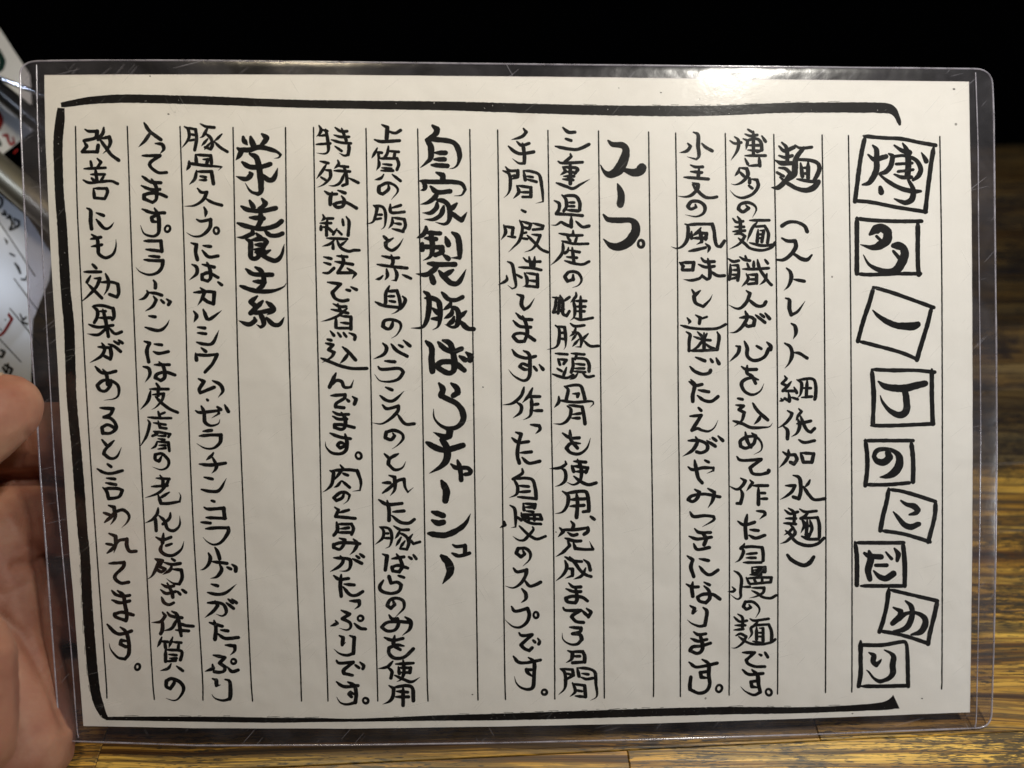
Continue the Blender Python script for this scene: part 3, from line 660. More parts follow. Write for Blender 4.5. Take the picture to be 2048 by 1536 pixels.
自 106,20 105,22 102,25;103,24 105,29 101,37 96,40t;103,24 114,23 125,24 126,30 126,38;108,31 119,30;108,35 118,35;105,40 124,40
慢 95,49 100,52 103,58 102,70 102,77 98,79 91,74t;93,66 96,69 94,71 88,71t;104,66 112,66;114,45 115,52;115,45 128,45 128,50 115,51;116,48 125,48;112,53 124,53;108,56 111,62;108,57 122,56 135,56 134,61 112,63;116,57 118,61;125,57 125,61;114,67 127,67 126,72 119,76 111,78t;114,70 120,73 126,77 134,78 140,75
の 111,85 113,88 108,90 105,87 107,82 115,82 121,87 122,92 118,99t
麺 95,98 101,103 109,102;99,95 104,99 104,109;96,107 107,107;95,112 105,111;97,118 102,116 108,119 104,126 97,131 92,131t;100,119 107,124 115,127 126,127 135,125 139,122;112,100 117,102 132,100;121,102 117,107 113,110 114,116 110,122t;116,107 132,106 135,114 135,124;119,109 119,122;122,110 126,110 126,124;121,115 125,115;121,119 125,119;115,124 125,126
で 104,136 117,136 108,144 110,148 118,151 128,151;122,138 124,139;128,136 131,141
@b 1290 1150 1.875 3.2
す 104,101 111,106 126,105;114,101 120,107 121,116 123,125 116,128 107,124 102,119t;120,120 114,119 113,114 119,113
。 o132,125,4.2
@c 1290 510 1.875 3.2
味 37,8 41,12 38,16t;39,8 52,8 51,16 40,16;60,3 64,7 74,7;57,10 65,13 74,12;67,4 69,14 69,24 66,26 62,23;61,21 58,25 49,27 41,26t;70,17 77,22 85,22
と 50,37 54,43;59,38 52,44 54,51 62,55 69,48 72,42t
歯 45,67 48,71 46,74t;54,64 59,67 58,73;60,68 66,66;38,75 50,78 67,79 78,78 86,74;44,82 48,85 47,93 47,102;47,102 60,102 77,101;77,82 79,88 77,101;56,82 61,87;66,84 63,89;52,87 61,90 70,91;63,83 63,100;62,90 56,98 50,101t;64,94 69,98 74,100
ご 54,109 64,113;48,119 53,124 61,127 68,126 70,123;70,111 72,114;76,110 79,116
た 47,135 54,139 61,138;49,133 53,139 51,149 51,156;57,144 68,146;56,150 63,155 71,156 78,151
@c 1290 780 1.875 3.2
え 57,19 60,22;48,28 60,27 55,35 50,43 56,41 61,43 68,44 74,40 78,32t
が 46,54 58,54 66,58 66,64 60,67 55,66;54,50 56,55 51,64 40,71t;66,54 75,60;72,51 76,54;78,49 83,54
や 46,82 51,85 62,83 73,83 73,86 66,89t;53,75 55,86 57,94 61,99;64,75 68,77
み 53,106 58,109 56,115 51,119 46,117 50,113 63,111 80,114;67,105 74,109 72,118 67,126t
つ 48,130 52,135 64,134 73,135 73,139 61,146t
@c 1290 1050 1.875 3.2
き 53,4 58,8 70,8;47,12 56,15 71,13;60,8 66,14 63,21;52,20 56,26 69,24
に 45,33 51,37 49,45 52,55;58,36 68,38;58,44 64,51 70,53 78,48
な 44,63 50,66 57,66;51,61 50,68 51,76;63,61 69,64;63,65 68,70 69,78 65,83 58,81 56,77 62,74 72,74 80,79
り 48,86 53,89 51,94 56,91t;62,88 66,92 65,101 64,107 58,108 50,105 45,101t
ま 52,114 57,117 65,116;49,121 57,124 66,122;58,116 61,125 61,133 56,137 48,134 51,130 60,129 70,126
@c 1290 1150 1.875 3.2
す 47,93 54,98 64,97 77,94;61,90 68,95 68,106 69,117 65,124 57,126 48,122 48,116 49,109;67,110 60,109 59,104 66,103
。 o79,121,4.4
@a 1530 240 1.875 3.6
麺 15,28,2 21,33,4 31,29,4;18,24,2 23,30,4 24,45,4;15,38,2 22,40 29,38;11,43,1.5 18,46,5 32,46,4;15,51,2 22,52 27,57,4 22,65,5 14,72,5 7,72,1;13,56,3 20,60,3;16,61,2 25,68,4 34,73,4 44,75,5 52,72,6 57,66,5;32,27,2 38,30,3 50,29,3;41,30,4 33,41,5 32,50,6 31,58,6 25,64,3;33,42,3 48,43,3.5 56,46,4 58,52,4.5 55,60,4.5 51,66,3;38,46 40,60;46,45 46,62;41,51 44,51;41,57 44,57;34,63 45,65 53,66
（ 18,113,4 25,109,3.5 34,109,3 42,113,3.5 45,119,4
ス 18,126,2 24,129,3.5 32,129,4 33,135,4.5 28,143,4 20,149,3.5 12,149,2;31,143,3 39,148,4 45,149,4 50,144,2
@a 1530 510 1.875 3.2
ト 23,14 27,18 28,25 25,33 20,38t;31,26 42,28
レ 22,46 26,48 26,57 28,64 35,60 43,49t
ー 28,73 32,76 33,83 30,90t
ト 21,94 27,98 29,106 26,115 21,121t;31,104 37,105 45,110
細 21,129 23,132 18,137 24,140;28,135 24,140 19,145;19,145 33,145;31,141 34,147;25,147 26,152 26,156 21,153;17,153 19,155 15,156t;29,152 35,154;34,133 39,137 38,148 34,153t;36,133 50,132 54,138 54,150 53,154;45,134 44,151;40,142 49,142;39,152 50,151
@a 1530 780 1.875 3.2
低 24,22 29,25 26,31 20,37 13,41t;20,39 24,43 24,52;36,20 39,23 35,28 33,33t;35,31 37,38 34,46 28,50t;34,36 40,35 49,33;38,28 41,36 45,43 49,45 53,41;36,53 42,56 53,54
加 19,66 24,69 32,69 34,74 31,79 27,77;25,64 25,70 21,77 15,83t;38,67 41,77;39,67 52,68 50,77 41,77
水 30,91 36,93 38,99 38,109 36,116 30,114;22,102 32,102 29,108 23,113 16,117t;48,96 46,100 42,104t;41,103 47,112 53,117 64,116
麺 21,128 27,132 35,130;25,126 31,131 31,142;22,137 33,137;20,142 33,143;27,144 30,147 26,151 20,155t;37,127 43,130 55,129;47,130 42,135 38,137;39,137 42,144 38,153t;39,137 56,136 58,144 58,157;45,139 44,156;48,139 50,148 47,156;45,145 48,145
@a 1530 1050 1.875 3.2
麺 31,4 32,9 27,14 22,18 16,20t;22,6 27,10 31,16 37,20 47,22 56,20 63,14;39,12 47,15 57,15;43,10 48,10
） 24,32,3 28,37,4 35,41,4 42,43,4 48,40,4.5 52,34,3.5
@t1 1530 240 1.875 3.6
枠 107,17 103,35 100,55 96,87;105,17 125,19 145,20 165,24 182,27;180,29 177,48 173,80 171,98;95,86 115,88 140,93 172,98
博 115,27,2 119,32,5 119,42,5.5 119,52,6 116,60,6 111,67,5 104,69,2;110,37,2 117,42,5 129,39,5;138,27,2 145,32,4 154,35,6;147,25,2 151,32,5 153,45,6 152,60,6;132,36,2 136,39,5 134,49,5 129,55,5 123,57,3;137,39,3 148,38,3 160,42,4 166,51,5 164,59,5 158,64,3;140,47,3 157,46,3;142,55,3 158,53,3;138,58,2 146,61,4 156,61,4;122,58,2 132,66,4 145,73,4.5 158,76,5 166,76,3;153,64,3 158,74,5 157,84,6 151,88,5 145,87,4 138,84,1.5;167,35,1.5 170,40,4 172,44,5;123,72,4 124,77,6
@t2 1530 240 1.875 3.6
枠 98,104 98,120 98,150 98,164;97,105 115,107 140,108 167,108;163,109 163,130 163,150 164,165;98,164 112,165 140,164 166,164
多 112,122,3 118,117,9 124,115,8 131,119,8 130,128,9 122,134,8 114,136,5 102,133,1;119,124,3 125,130,3;137,134,5 141,134,8 147,136,7 149,143,8 146,152,9 140,160,8 132,162,6 122,160,5 111,154,3 105,144,1;137,140,3 143,147,4
@t3 1530 510 1.875 3.6
枠 116,34 111,52 105,70 99,92;115,34 135,40 155,47 180,56;178,55 173,75 166,98 162,112;100,92 120,97 145,104 162,111
一 115,59,1.5 121,65,4 130,71,5.5 140,75,6 150,76,7.5 158,76,8 163,74,6
@t4 1530 510 1.875 3.6
枠 114,122 116,150 115,180;114,122 135,123 160,123 181,125;178,122 178,150 179,180;113,182 135,182 160,181 180,180
丁 121,135,2 128,140,6 138,142,7 150,142,7.5 162,139,7 171,137,6;149,144,6 151,155,6.5 151,165,7 147,170,7 140,170,6 131,164,4 125,156,2.5 123,150,1
@t5 1530 780 1.875 3.6
枠 107,53 109,70 109,85 107,102;106,54 130,54 158,54;156,55 158,75 158,98;107,101 130,101 154,99
の 131,67,6 133,72,7 127,77,7 120,76,6 116,71,4 119,65,5 127,63,4 137,65,4 143,71,6.5 143,80,8 138,88,8 130,92,5 123,93,1.5
@t6 1530 780 1.875 3.6
枠 132,105 130,118 126,134 123,150;132,106 150,109 182,119;182,119 181,135 176,155 174,162;124,150 145,153 160,157 176,162
こ 145,118,2 151,122,4 159,124,6 163,128,6 161,131,5 154,133,2;137,130,1.5 142,136,4 149,144,5.5 156,146,6 164,143,5
@t7 1530 1050 1.875 3.6
枠 96,18 98,35 98,64;96,19 115,19 148,19;147,18 149,40 149,65;102,65 125,65 147,65
だ 106,30,3 111,33,5 124,34,5.5;111,28,3 113,36,7 110,48,6.5 112,58,5;118,43,3.5 130,43,4;116,49,2 122,55,5 129,57,6 137,52,6.5;129,29,2 135,36,3.5;138,25,2 142,31,5.5 141,38,3.5
@t8 1530 1050 1.875 3.6
枠 132,68 130,85 126,102 122,114;133,69 150,73 184,81;184,80 181,95 176,115 174,127;122,113 140,116 155,120 173,126
わ 150,81,2 156,87,5 157,96,5.5 153,107,6 146,112,5 137,113,1.5;137,88,2 145,92,5 144,96,5;136,105,5 143,99,6.5 152,94,3.5 162,94,3.5 170,99,5.5 171,106,6.5 166,114,6 156,117,2
@t9 1640 1240 1.25 5.4
枠 65,34 65,60 65,85 62,106;65,40,6 100,40,6 130,35,5.5 138,38,5 140,60 141,106;66,106 100,106 141,105
り 78,52,2 86,57,8 85,66,8 90,72,7 96,66,4 98,63,2;103,48,2 113,53,5 118,60,8 116,72,9 117,84,9 112,92,7 104,96,6 95,98,6 86,93,4 78,83,3 74,80,1
"""

# ------------------------------------------------------------------ laminated menu sheet
def interp(pts, t):
    """pts sorted by first value"""
    if t <= pts[0][0]: return pts[0][1]
    for (a, b), (c, d) in zip(pts, pts[1:]):
        if t <= c: return b + (d - b) * (t - a) / (c - a)
    return pts[-1][1]

P_LEFT = [(150, 88.5), (286, 91), (390, 96), (484, 100), (600, 107), (744, 116), (876, 123), (1000, 131.5), (1110, 139), (1200, 147.5), (1327, 157), (1452, 167)]
P_RIGHT = [(163, 1938), (300, 1940.5), (400, 1943), (600, 1944.5), (900, 1945.5), (1100, 1944.5), (1300, 1942), (1425, 1940)]
P_TOP = [(88, 150), (300, 148.5), (600, 149), (1100, 153.5), (1500, 158), (1938, 163)]
P_BOT = [(167, 1452), (400, 1456.5), (700, 1457.5), (1000, 1453), (1300, 1447), (1600, 1437.5), (1940, 1424.5)]
O_LEFT = [(122, 40), (250, 41.5), (390, 47.6), (510, 53), (640, 59), (744, 67), (837, 74), (954, 81), (1110, 93), (1250, 103), (1478, 120)]
O_RIGHT = [(138, 1984), (234, 1987.5), (400, 1989), (700, 1992.5), (900, 1993.5), (1100, 1991.5), (1300, 1987.5), (1458, 1982)]
O_TOP = [(40, 126), (75, 122), (200, 120.5), (400, 121), (1100, 129), (1500, 133), (1800, 136), (1984, 138)]
O_BOT = [(120, 1480), (150, 1482.5), (400, 1491), (700, 1490), (1000, 1485.5), (1300, 1479), (1629, 1468.5), (1957, 1456), (1982, 1454)]

def patch(LE, RI, TO, BO, s, t):
    """Coons patch in photo pixels, s across 0..1, t down 0..1"""
    def edge_v(E, t): 
        y = E[0][0] + (E[-1][0] - E[0][0]) * t; return (interp(E, y), y)
    def edge_h(E, s):
        x = E[0][0] + (E[-1][0] - E[0][0]) * s; return (x, interp(E, x))
    l, r = edge_v(LE, t), edge_v(RI, t); a, b = edge_h(TO, s), edge_h(BO, s)
    tl, tr = (TO[0][0], LE[0][0]), (TO[-1][0], RI[0][0]); bl, br = (BO[0][0], LE[-1][0]), (BO[-1][0], RI[-1][0])
    out = []
    for k in range(2):
        out.append((1 - s) * l[k] + s * r[k] + (1 - t) * a[k] + t * b[k]
                   - ((1 - s) * (1 - t) * tl[k] + s * (1 - t) * tr[k] + (1 - s) * t * bl[k] + s * t * br[k]))
    return out

def sheet_grid(E, nx, ny, off, corner=0.0):
    vs = []
    for j in range(ny + 1):
        for i in range(nx + 1):
            x, y = patch(*E, i / nx, j / ny)
            vs.append((x, y))
    return vs

root = empty('laminated_menu', sheet(1024, 1480))
bpy.context.view_layer.update()
tag(root, 'laminated handwritten Japanese menu sheet held upright above the wooden table', 'menu')

def quads(nx, ny):
    return [(j * (nx + 1) + i, j * (nx + 1) + i + 1, (j + 1) * (nx + 1) + i + 1, (j + 1) * (nx + 1) + i) for j in range(ny) for i in range(nx)]

# paper: front and back skin with a thin edge
nx, ny = 48, 34
PE = (P_LEFT, P_RIGHT, P_TOP, P_BOT)
pv = sheet_grid(PE, nx, ny, 0)
ring = [i for i in range(nx + 1)] + [j * (nx + 1) + nx for j in range(1, ny + 1)] + [ny * (nx + 1) + i for i in range(nx - 1, -1, -1)] + [j * (nx + 1) for j in range(ny - 1, 0, -1)]
def jag(i, x, y):
    if i in RS: return (x + 0.5 * mnoise.noise((x * .05, y * .05, 0)), y + 0.5 * mnoise.noise((x * .05, y * .05, 5)))
    return (x, y)
RS = set(ring)
front = [sheet(*jag(i, x, y), 0.0) for i, (x, y) in enumerate(pv)]
back = [sheet(*jag(i, x, y), -0.00012) for i, (x, y) in enumerate(pv)]
NV = len(front)
fq = quads(nx, ny)
faces = fq + [tuple(NV + i for i in reversed(q)) for q in fq]
for a, b in zip(ring, ring[1:] + ring[:1]): faces.append((b, a, NV + a, NV + b))
paper = mesh_obj('paper', front + back, faces, M_paper, smooth=False)
adopt(paper, root)

# writing, one object per written column / boxed character
NAMES = {}
current = None; groups = {}; order = []
for ln in INK.strip().splitlines():
    ln = ln.strip()
    if not ln: continue
    if ln[0] == '@':
        c, x0, y0, u, w = ln[1:].split()
        current = (c, float(x0), float(y0), float(u), float(w))
        if c not in groups: groups[c] = Ink(); order.append(c)
        continue
    ch, rest = ln.split(' ', 1)
    ns = rest.count(';') + 1
    groups[current[0]].wf = 1.27 if ns <= 5 else (1.22 if ns <= 9 else 1.13)
    if ch == '枠': groups[current[0]].wf = 1.3
    for st in rest.split(';'):
        if st.strip(): groups[current[0]].stroke(st.strip(), *current[1:5], LIFT_SURF)
LABEL = {'k': 'bold three-character heading on the left half of the sheet', 'g': 'bold long heading down the middle of the sheet',
         'd': 'bold katakana heading ending in a small circle'}
for c in order:
    nm = 'boxed_character' if c[0] == 't' else ('heading' if c in 'kgd' else 'text_column')
    o = groups[c].build(nm, M_ink, paper)
    if c in LABEL: o['label'] = LABEL[c]

ik = Ink()
for x, y, r_ in ((1908, 178, 3), (612, 203, 1.5), (337, 228, 2.5), (350, 224, 1.5), (1322, 185, 2), (1400, 198, 1.6), (1844, 1397, 2), (1705, 1427, 2), (1238, 176, 1.6), (300, 152, 2), (966, 774, 2), (945, 1389, 2), (1112, 1064, 2), (1420, 878, 2)):
    ik.ribbon([(x - r_ * .4, y, r_), (x + r_ * .4, y + .3, r_ * .9)], LIFT_SURF)
specks = ik.build('ink_specks', M_ink, paper); tag(specks, kind='stuff')

RULES = [
 [(151,253),(154,400),(160,530),(173,790),(190.5,1060),(210.6,1338),(214,1396)],
 [(254.6,253),(264,528),(275,798),(289,1060),(304,1338),(308.6,1399)],
 [(360,253),(369,528),(376,798),(387,1060),(404,1338),(406,1400)],
 [(466,255),(471,528),(478,798),(489,1068),(501,1338),(505,1402)],
 [(571,255),(574,528),(581,798),(590,1060),(600,1310),(603,1402)],
 [(627,255),(631.6,528),(638,798),(644,1068),(654,1338),(656,1402)],
 [(732,257),(736.6,528),(742.5,798),(746.5,1068),(754,1338),(755.6,1402)],
 [(835.3,258),(840.3,528),(845,798),(849.5,1068),(854,1338),(856,1402)],
 [(939.5,259),(943.8,528),(947.3,798),(951,1068),(955,1338),(956,1400)],
 [(995.3,260),(999,528),(1002.8,798),(1006,1068),(1009.4,1338),(1011,1399)],
 [(1095.8,261),(1099.4,528),(1102.2,798),(1107,1068),(1109.4,1338),(1109.6,1398)],
 [(1197,262),(1199.8,528),(1201.8,798),(1206,1068),(1208.2,1338),(1208.7,1396)],
 [(1297.2,264),(1300.4,528),(1301.8,798),(1305.6,1068),(1307.2,1338),(1307,1393)],
 [(1351.3,266),(1355,528),(1356.6,798),(1360,1068),(1360.7,1338),(1360.7,1393)],
 [(1450.6,267),(1454.4,528),(1456.5,798),(1458.8,1068),(1458.5,1338),(1458.2,1390)],
 [(1547.6,269),(1552.3,528),(1555,798),(1556,1068),(1555.5,1338),(1555,1388)],
 [(1644.2,270),(1648,528),(1650,798),(1651.8,1068),(1651.2,1338),(1651,1385)],
 [(1696.9,271),(1700.6,528),(1702.6,798),(1704,1068),(1704,1338),(1703.6,1384)],
 [(1879.7,273),(1883.4,528),(1884.6,798),(1884.8,1068),(1884,1338),(1883.2,1378)]]
for rl in RULES:
    ik = Ink()
    for sg in spline([(x, y, 2.95) for x, y in rl]): ik.ribbon(sg, LIFT_SURF, 0.10)
    ik.build('ruled_line', M_ink, paper)

BORD = [
 [(122,210,9),(135,208,12),(180,201,15),(234,197.5,17),(300,198,17),(420,201,17),(520,205,16),(620,208,16),(760,210,17),(900,212,18),(1000,215,19),(1100,218,19.5),(1200,220.5,20),(1330,222,21),(1440,221,20.5),(1560,216,20),(1700,215,21),(1768,216,21),(1785,221,17),(1793,231,11),(1798,243,9),(1800,251,4)],
 [(122,216,14),(120,240,19),(116,286,19),(117,340,18),(119,390,18),(124,450,19.5),(129,540,20),(132,588,20),(138,650,21),(140.5,720,21),(143,790,20),(148,850,20),(152,890,20),(159,980,21),(165,1060,20),(170,1110,19.5),(175,1213,21),(184,1327,21),(191,1384,20),(199,1412,18),(206,1428,14),(213,1436,8)],
 [(212,1437.5,5),(223,1437,7),(334,1437.8,9.5),(451,1439,11),(560,1440.5,10),(627,1440,8.5),(700,1440.5,6),(788,1438.5,8),(876,1436,11),(993,1434,13.5),(1140,1430,15.5),(1286,1425.5,16),(1446,1421.5,15.5),(1592,1420.5,12.5),(1660,1418.5,11.5),(1738,1414.5,13.5),(1770,1411.5,17),(1786,1406.5,24),(1793,1403.5,30)]]
for b in BORD:
    ik = Ink()
    for sg in spline([(x, y, w) for x, y, w in b]): ik.ribbon(sg, LIFT_SURF, 0.035, caps=False)
    # dry hairs the broad brush left beside the stroke
    rng = random.Random(len(b))
    line = spline(b)[0]
    side = -1 if b is not BORD[1] else 1
    i = 20
    while i < len(line) - 30:
        ln_ = rng.randint(3, 14)
        seg = []
        for q in range(i, min(len(line) - 2, i + ln_)):
            x, y, w = line[q]; a = line[q - 1]; c = line[q + 1]
            d = math.hypot(c[0] - a[0], c[1] - a[1]); nx_, ny_ = -(c[1] - a[1]) / d, (c[0] - a[0]) / d
            o_ = side * (w / 2 + 1.5 + 0.5 * math.sin(q * .3))
            seg.append((x + nx_ * o_, y + ny_ * o_, 0.75))
        ok = (b is BORD[2]) or (b is BORD[0] and 1080 < line[i][0] < 1760) or (b is BORD[1] and line[i][1] > 1080)
        if len(seg) > 2 and ok and rng.random() < (0.8 if b is BORD[1] else 0.5): ik.ribbon(seg, LIFT_SURF, 0.3, caps=False)
        i += ln_ + rng.randint(1, 10)
    ik.build('border_stroke', M_brush, paper)

# film: front and back sheet out to a rounded outline
OE = (O_LEFT, O_RIGHT, O_TOP, O_BOT)
def outline():
    pts = []
    def seg(E, vert, lo, hi, n, rev=False):
        r = []
        for i in range(n):
            q = lo + (hi - lo) * i / (n - 1)
            r.append((interp(E, q), q) if vert else (q, interp(E, q)))
        return r[::-1] if rev else r
    def corner(p, c, q, n=6):
        return [((1-t)**2*p[0]+2*t*(1-t)*c[0]+t*t*q[0], (1-t)**2*p[1]+2*t*(1-t)*c[1]+t*t*q[1]) for t in [k/(n+1) for k in range(1, n+1)]]
    T = seg(O_TOP, False, 72, 1950, 60); Rr = seg(O_RIGHT, True, 176, 1424, 40)
    B = seg(O_BOT, False, 152, 1952, 60, True); L = seg(O_LEFT, True, 150, 1450, 40, True)
    return T + corner(T[-1], (1986, 138), Rr[0]) + Rr + corner(Rr[-1], (1983, 1456), B[0]) + B + corner(B[-1], (120, 1483), L[0]) + L + corner(L[-1], (40, 125), T[0])
OUT = outline()
cx_, cy_ = 1015, 800
def film_mesh(off, rimoff):
    rings = []
    # outline ring, ring just inside, ring at the paper edge (pulled from outline), centre grid omitted: rings shrink to a strip fan
    verts = []; fcs = []; fm = []
    n = len(OUT)
    pe = []
    for (x, y) in OUT:
        # nearest paper-edge point
        yl = min(max(y, 150), 1452); yr = min(max(y, 163), 1425); xt = min(max(x, 88), 1938); xb = min(max(x, 167), 1940)
        cand = [(interp(P_LEFT, yl), yl), (interp(P_RIGHT, yr), yr), (xt, interp(P_TOP, xt)), (xb, interp(P_BOT, xb))]
        pe.append(min(cand, key=lambda q: (q[0]-x)**2 + (q[1]-y)**2))
    levels = []
    for t in (0.0, 0.12, 0.5, 1.0):
        levels.append([(o[0] + (e[0] - o[0]) * t, o[1] + (e[1] - o[1]) * t, t) for o, e in zip(OUT, pe)])
    for lv in levels:
        for x, y, t in lv:
            o = rimoff + (off - rimoff) * min(1, t * 1.4)
            if t < 0.13: o = o * (0.15 if t == 0 else 0.8)
            verts.append(sheet(x, y, o))
    for a in range(len(levels) - 1):
        for i in range(n):
            j = (i + 1) % n
            fcs.append((a * n + i, a * n + j, (a + 1) * n + j, (a + 1) * n + i)); fm.append(1)
    base = len(verts)
    verts += [sheet(x, y, off) for x, y in pv]
    for q in quads(nx, ny): fcs.append(tuple(base + i for i in q)); fm.append(0)
    return verts, fcs, fm
v, f, fm = film_mesh(0.00022, 0.00020)
ff = mesh_obj('front_film', v, f, [M_film, M_rim], smooth=True, fmat=fm); adopt(ff, root)
v, f, fm = film_mesh(-0.00034, -0.00022)
fb = mesh_obj('back_film', v, f, [M_film, M_rim], smooth=True, fmat=fm); adopt(fb, root)

def tube(pts, r, closed, seg=6, flat=1.0):
    """pts = (px, py, off); a bead along them"""
    P = [sheet(x, y, o) for x, y, o in pts]; n = len(P)
    vs = []; fs = []
    for i in range(n):
        a = P[(i - 1) % n if closed else max(0, i - 1)]; b = P[(i + 1) % n if closed else min(n - 1, i + 1)]
        t = (b - a).normalized(); s_ = t.cross(SN).normalized()
        rr = r(i) if callable(r) else r
        for j in range(seg):
            q = 2 * math.pi * j / seg
            vs.append(P[i] + s_ * math.cos(q) * rr + SN * math.sin(q) * rr * flat)
    m = n if closed else n - 1
    for i in range(m):
        k2 = (i + 1) % n
        for j in range(seg):
            j2 = (j + 1) % seg
            fs.append((i * seg + j, i * seg + j2, k2 * seg + j2, k2 * seg + j))
    return vs, fs
v, f = tube([(x, y, 0.0) for x, y in OUT], lambda i: 0.00030 + 0.00007 * mnoise.noise((i * .3, 0, 0)), True, 8, 0.8)
e = mesh_obj('film_edge', v, f, M_edge, smooth=True); adopt(e, root)
S_LEFT = [(73, 130), (74, 200), (75.5, 260), (81, 390), (85.4, 510), (92.4, 640), (100, 770), (110.7, 954), (125, 1110), (142, 1298), (153, 1446), (157, 1476)]
S_RIGHT = [(1951, 145), (1952.4, 180), (1956, 300), (1957, 450), (1960, 700), (1961, 900), (1957.4, 1200), (1953, 1420), (1950, 1455)]
for S_ in (S_LEFT, S_RIGHT):
    pts = [(x, y, 0.0002) for x, y, _ in spline([(a, b, 1) for a, b in S_])[0]]
    v, f = tube(pts[::4] + [pts[-1]], lambda i: 0.00022 + 0.00008 * mnoise.noise((i * .2, 3, 0)), False, 6, 0.6)
    e = mesh_obj('heat_seam', v, f, M_edge, smooth=True); adopt(e, root)

# ------------------------------------------------------------------ table of short stained boards
table = empty('wooden_table', (0, 0.3, 0))
bpy.context.view_layer.update()
tag(table, 'wooden table top of yellow-brown stained boards behind and below the menu', 'table')
rng = random.Random(11)
ROT = R(2.6)
def tw(x, y, z):
    return Vector((x * math.cos(ROT) - y * math.sin(ROT), x * math.sin(ROT) + y * math.cos(ROT), z))
def ground(px, py):
    """where a photo pixel's line of sight meets the table, in table axes"""
    d0 = at(px, py, 1) - Vector((0, 0, CH)); t = -CH / d0.z
    p = Vector((0, 0, CH)) + d0 * t
    return (p.x * math.cos(ROT) + p.y * math.sin(ROT), -p.x * math.sin(ROT) + p.y * math.cos(ROT))
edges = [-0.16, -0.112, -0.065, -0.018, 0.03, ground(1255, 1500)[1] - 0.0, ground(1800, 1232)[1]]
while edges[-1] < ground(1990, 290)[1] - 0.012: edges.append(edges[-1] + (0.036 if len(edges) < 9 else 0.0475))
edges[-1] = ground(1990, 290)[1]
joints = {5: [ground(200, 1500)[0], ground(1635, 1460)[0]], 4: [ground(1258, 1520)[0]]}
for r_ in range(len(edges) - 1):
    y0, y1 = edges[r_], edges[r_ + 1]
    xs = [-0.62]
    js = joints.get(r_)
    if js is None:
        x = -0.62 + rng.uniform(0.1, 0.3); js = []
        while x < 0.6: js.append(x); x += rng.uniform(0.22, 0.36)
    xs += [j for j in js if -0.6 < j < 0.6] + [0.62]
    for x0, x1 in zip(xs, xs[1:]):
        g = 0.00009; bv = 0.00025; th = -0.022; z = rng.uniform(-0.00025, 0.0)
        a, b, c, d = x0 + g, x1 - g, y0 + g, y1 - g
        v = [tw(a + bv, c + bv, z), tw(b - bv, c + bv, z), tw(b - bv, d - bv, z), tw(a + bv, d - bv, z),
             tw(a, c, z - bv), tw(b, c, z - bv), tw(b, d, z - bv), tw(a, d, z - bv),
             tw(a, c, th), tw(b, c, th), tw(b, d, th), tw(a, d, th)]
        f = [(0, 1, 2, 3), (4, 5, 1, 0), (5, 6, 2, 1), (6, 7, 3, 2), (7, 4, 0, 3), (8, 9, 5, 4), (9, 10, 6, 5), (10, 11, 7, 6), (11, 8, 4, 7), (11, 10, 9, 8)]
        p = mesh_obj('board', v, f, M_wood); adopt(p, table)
        st = {0: 1, 1: 1, 2: 1, 3: 1, 4: 1, 5: 1.0, 6: 0.98, 7: 0.82}.get(r_, 0.20 if r_ % 3 else 0.32) * rng.uniform(0.85, 1.1)  # shade over the far rows is painted into their colour; jitter is board tone
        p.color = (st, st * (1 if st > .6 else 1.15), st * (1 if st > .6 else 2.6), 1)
M_dark = mat_plain('dark_underlay', (0.02, 0.016, 0.012), 0.8)
v = [tw(x, y, z) for z in (-0.0225, -0.0032) for x, y in ((-0.619, -0.159), (0.619, -0.159), (0.619, edges[-1] - 0.001), (-0.619, edges[-1] - 0.001))]
ub = mesh_obj('joint_filler', v, [(0, 3, 2, 1), (4, 5, 6, 7), (0, 1, 5, 4), (1, 2, 6, 5), (2, 3, 7, 6), (3, 0, 4, 7)], M_dark)
adopt(ub, table)

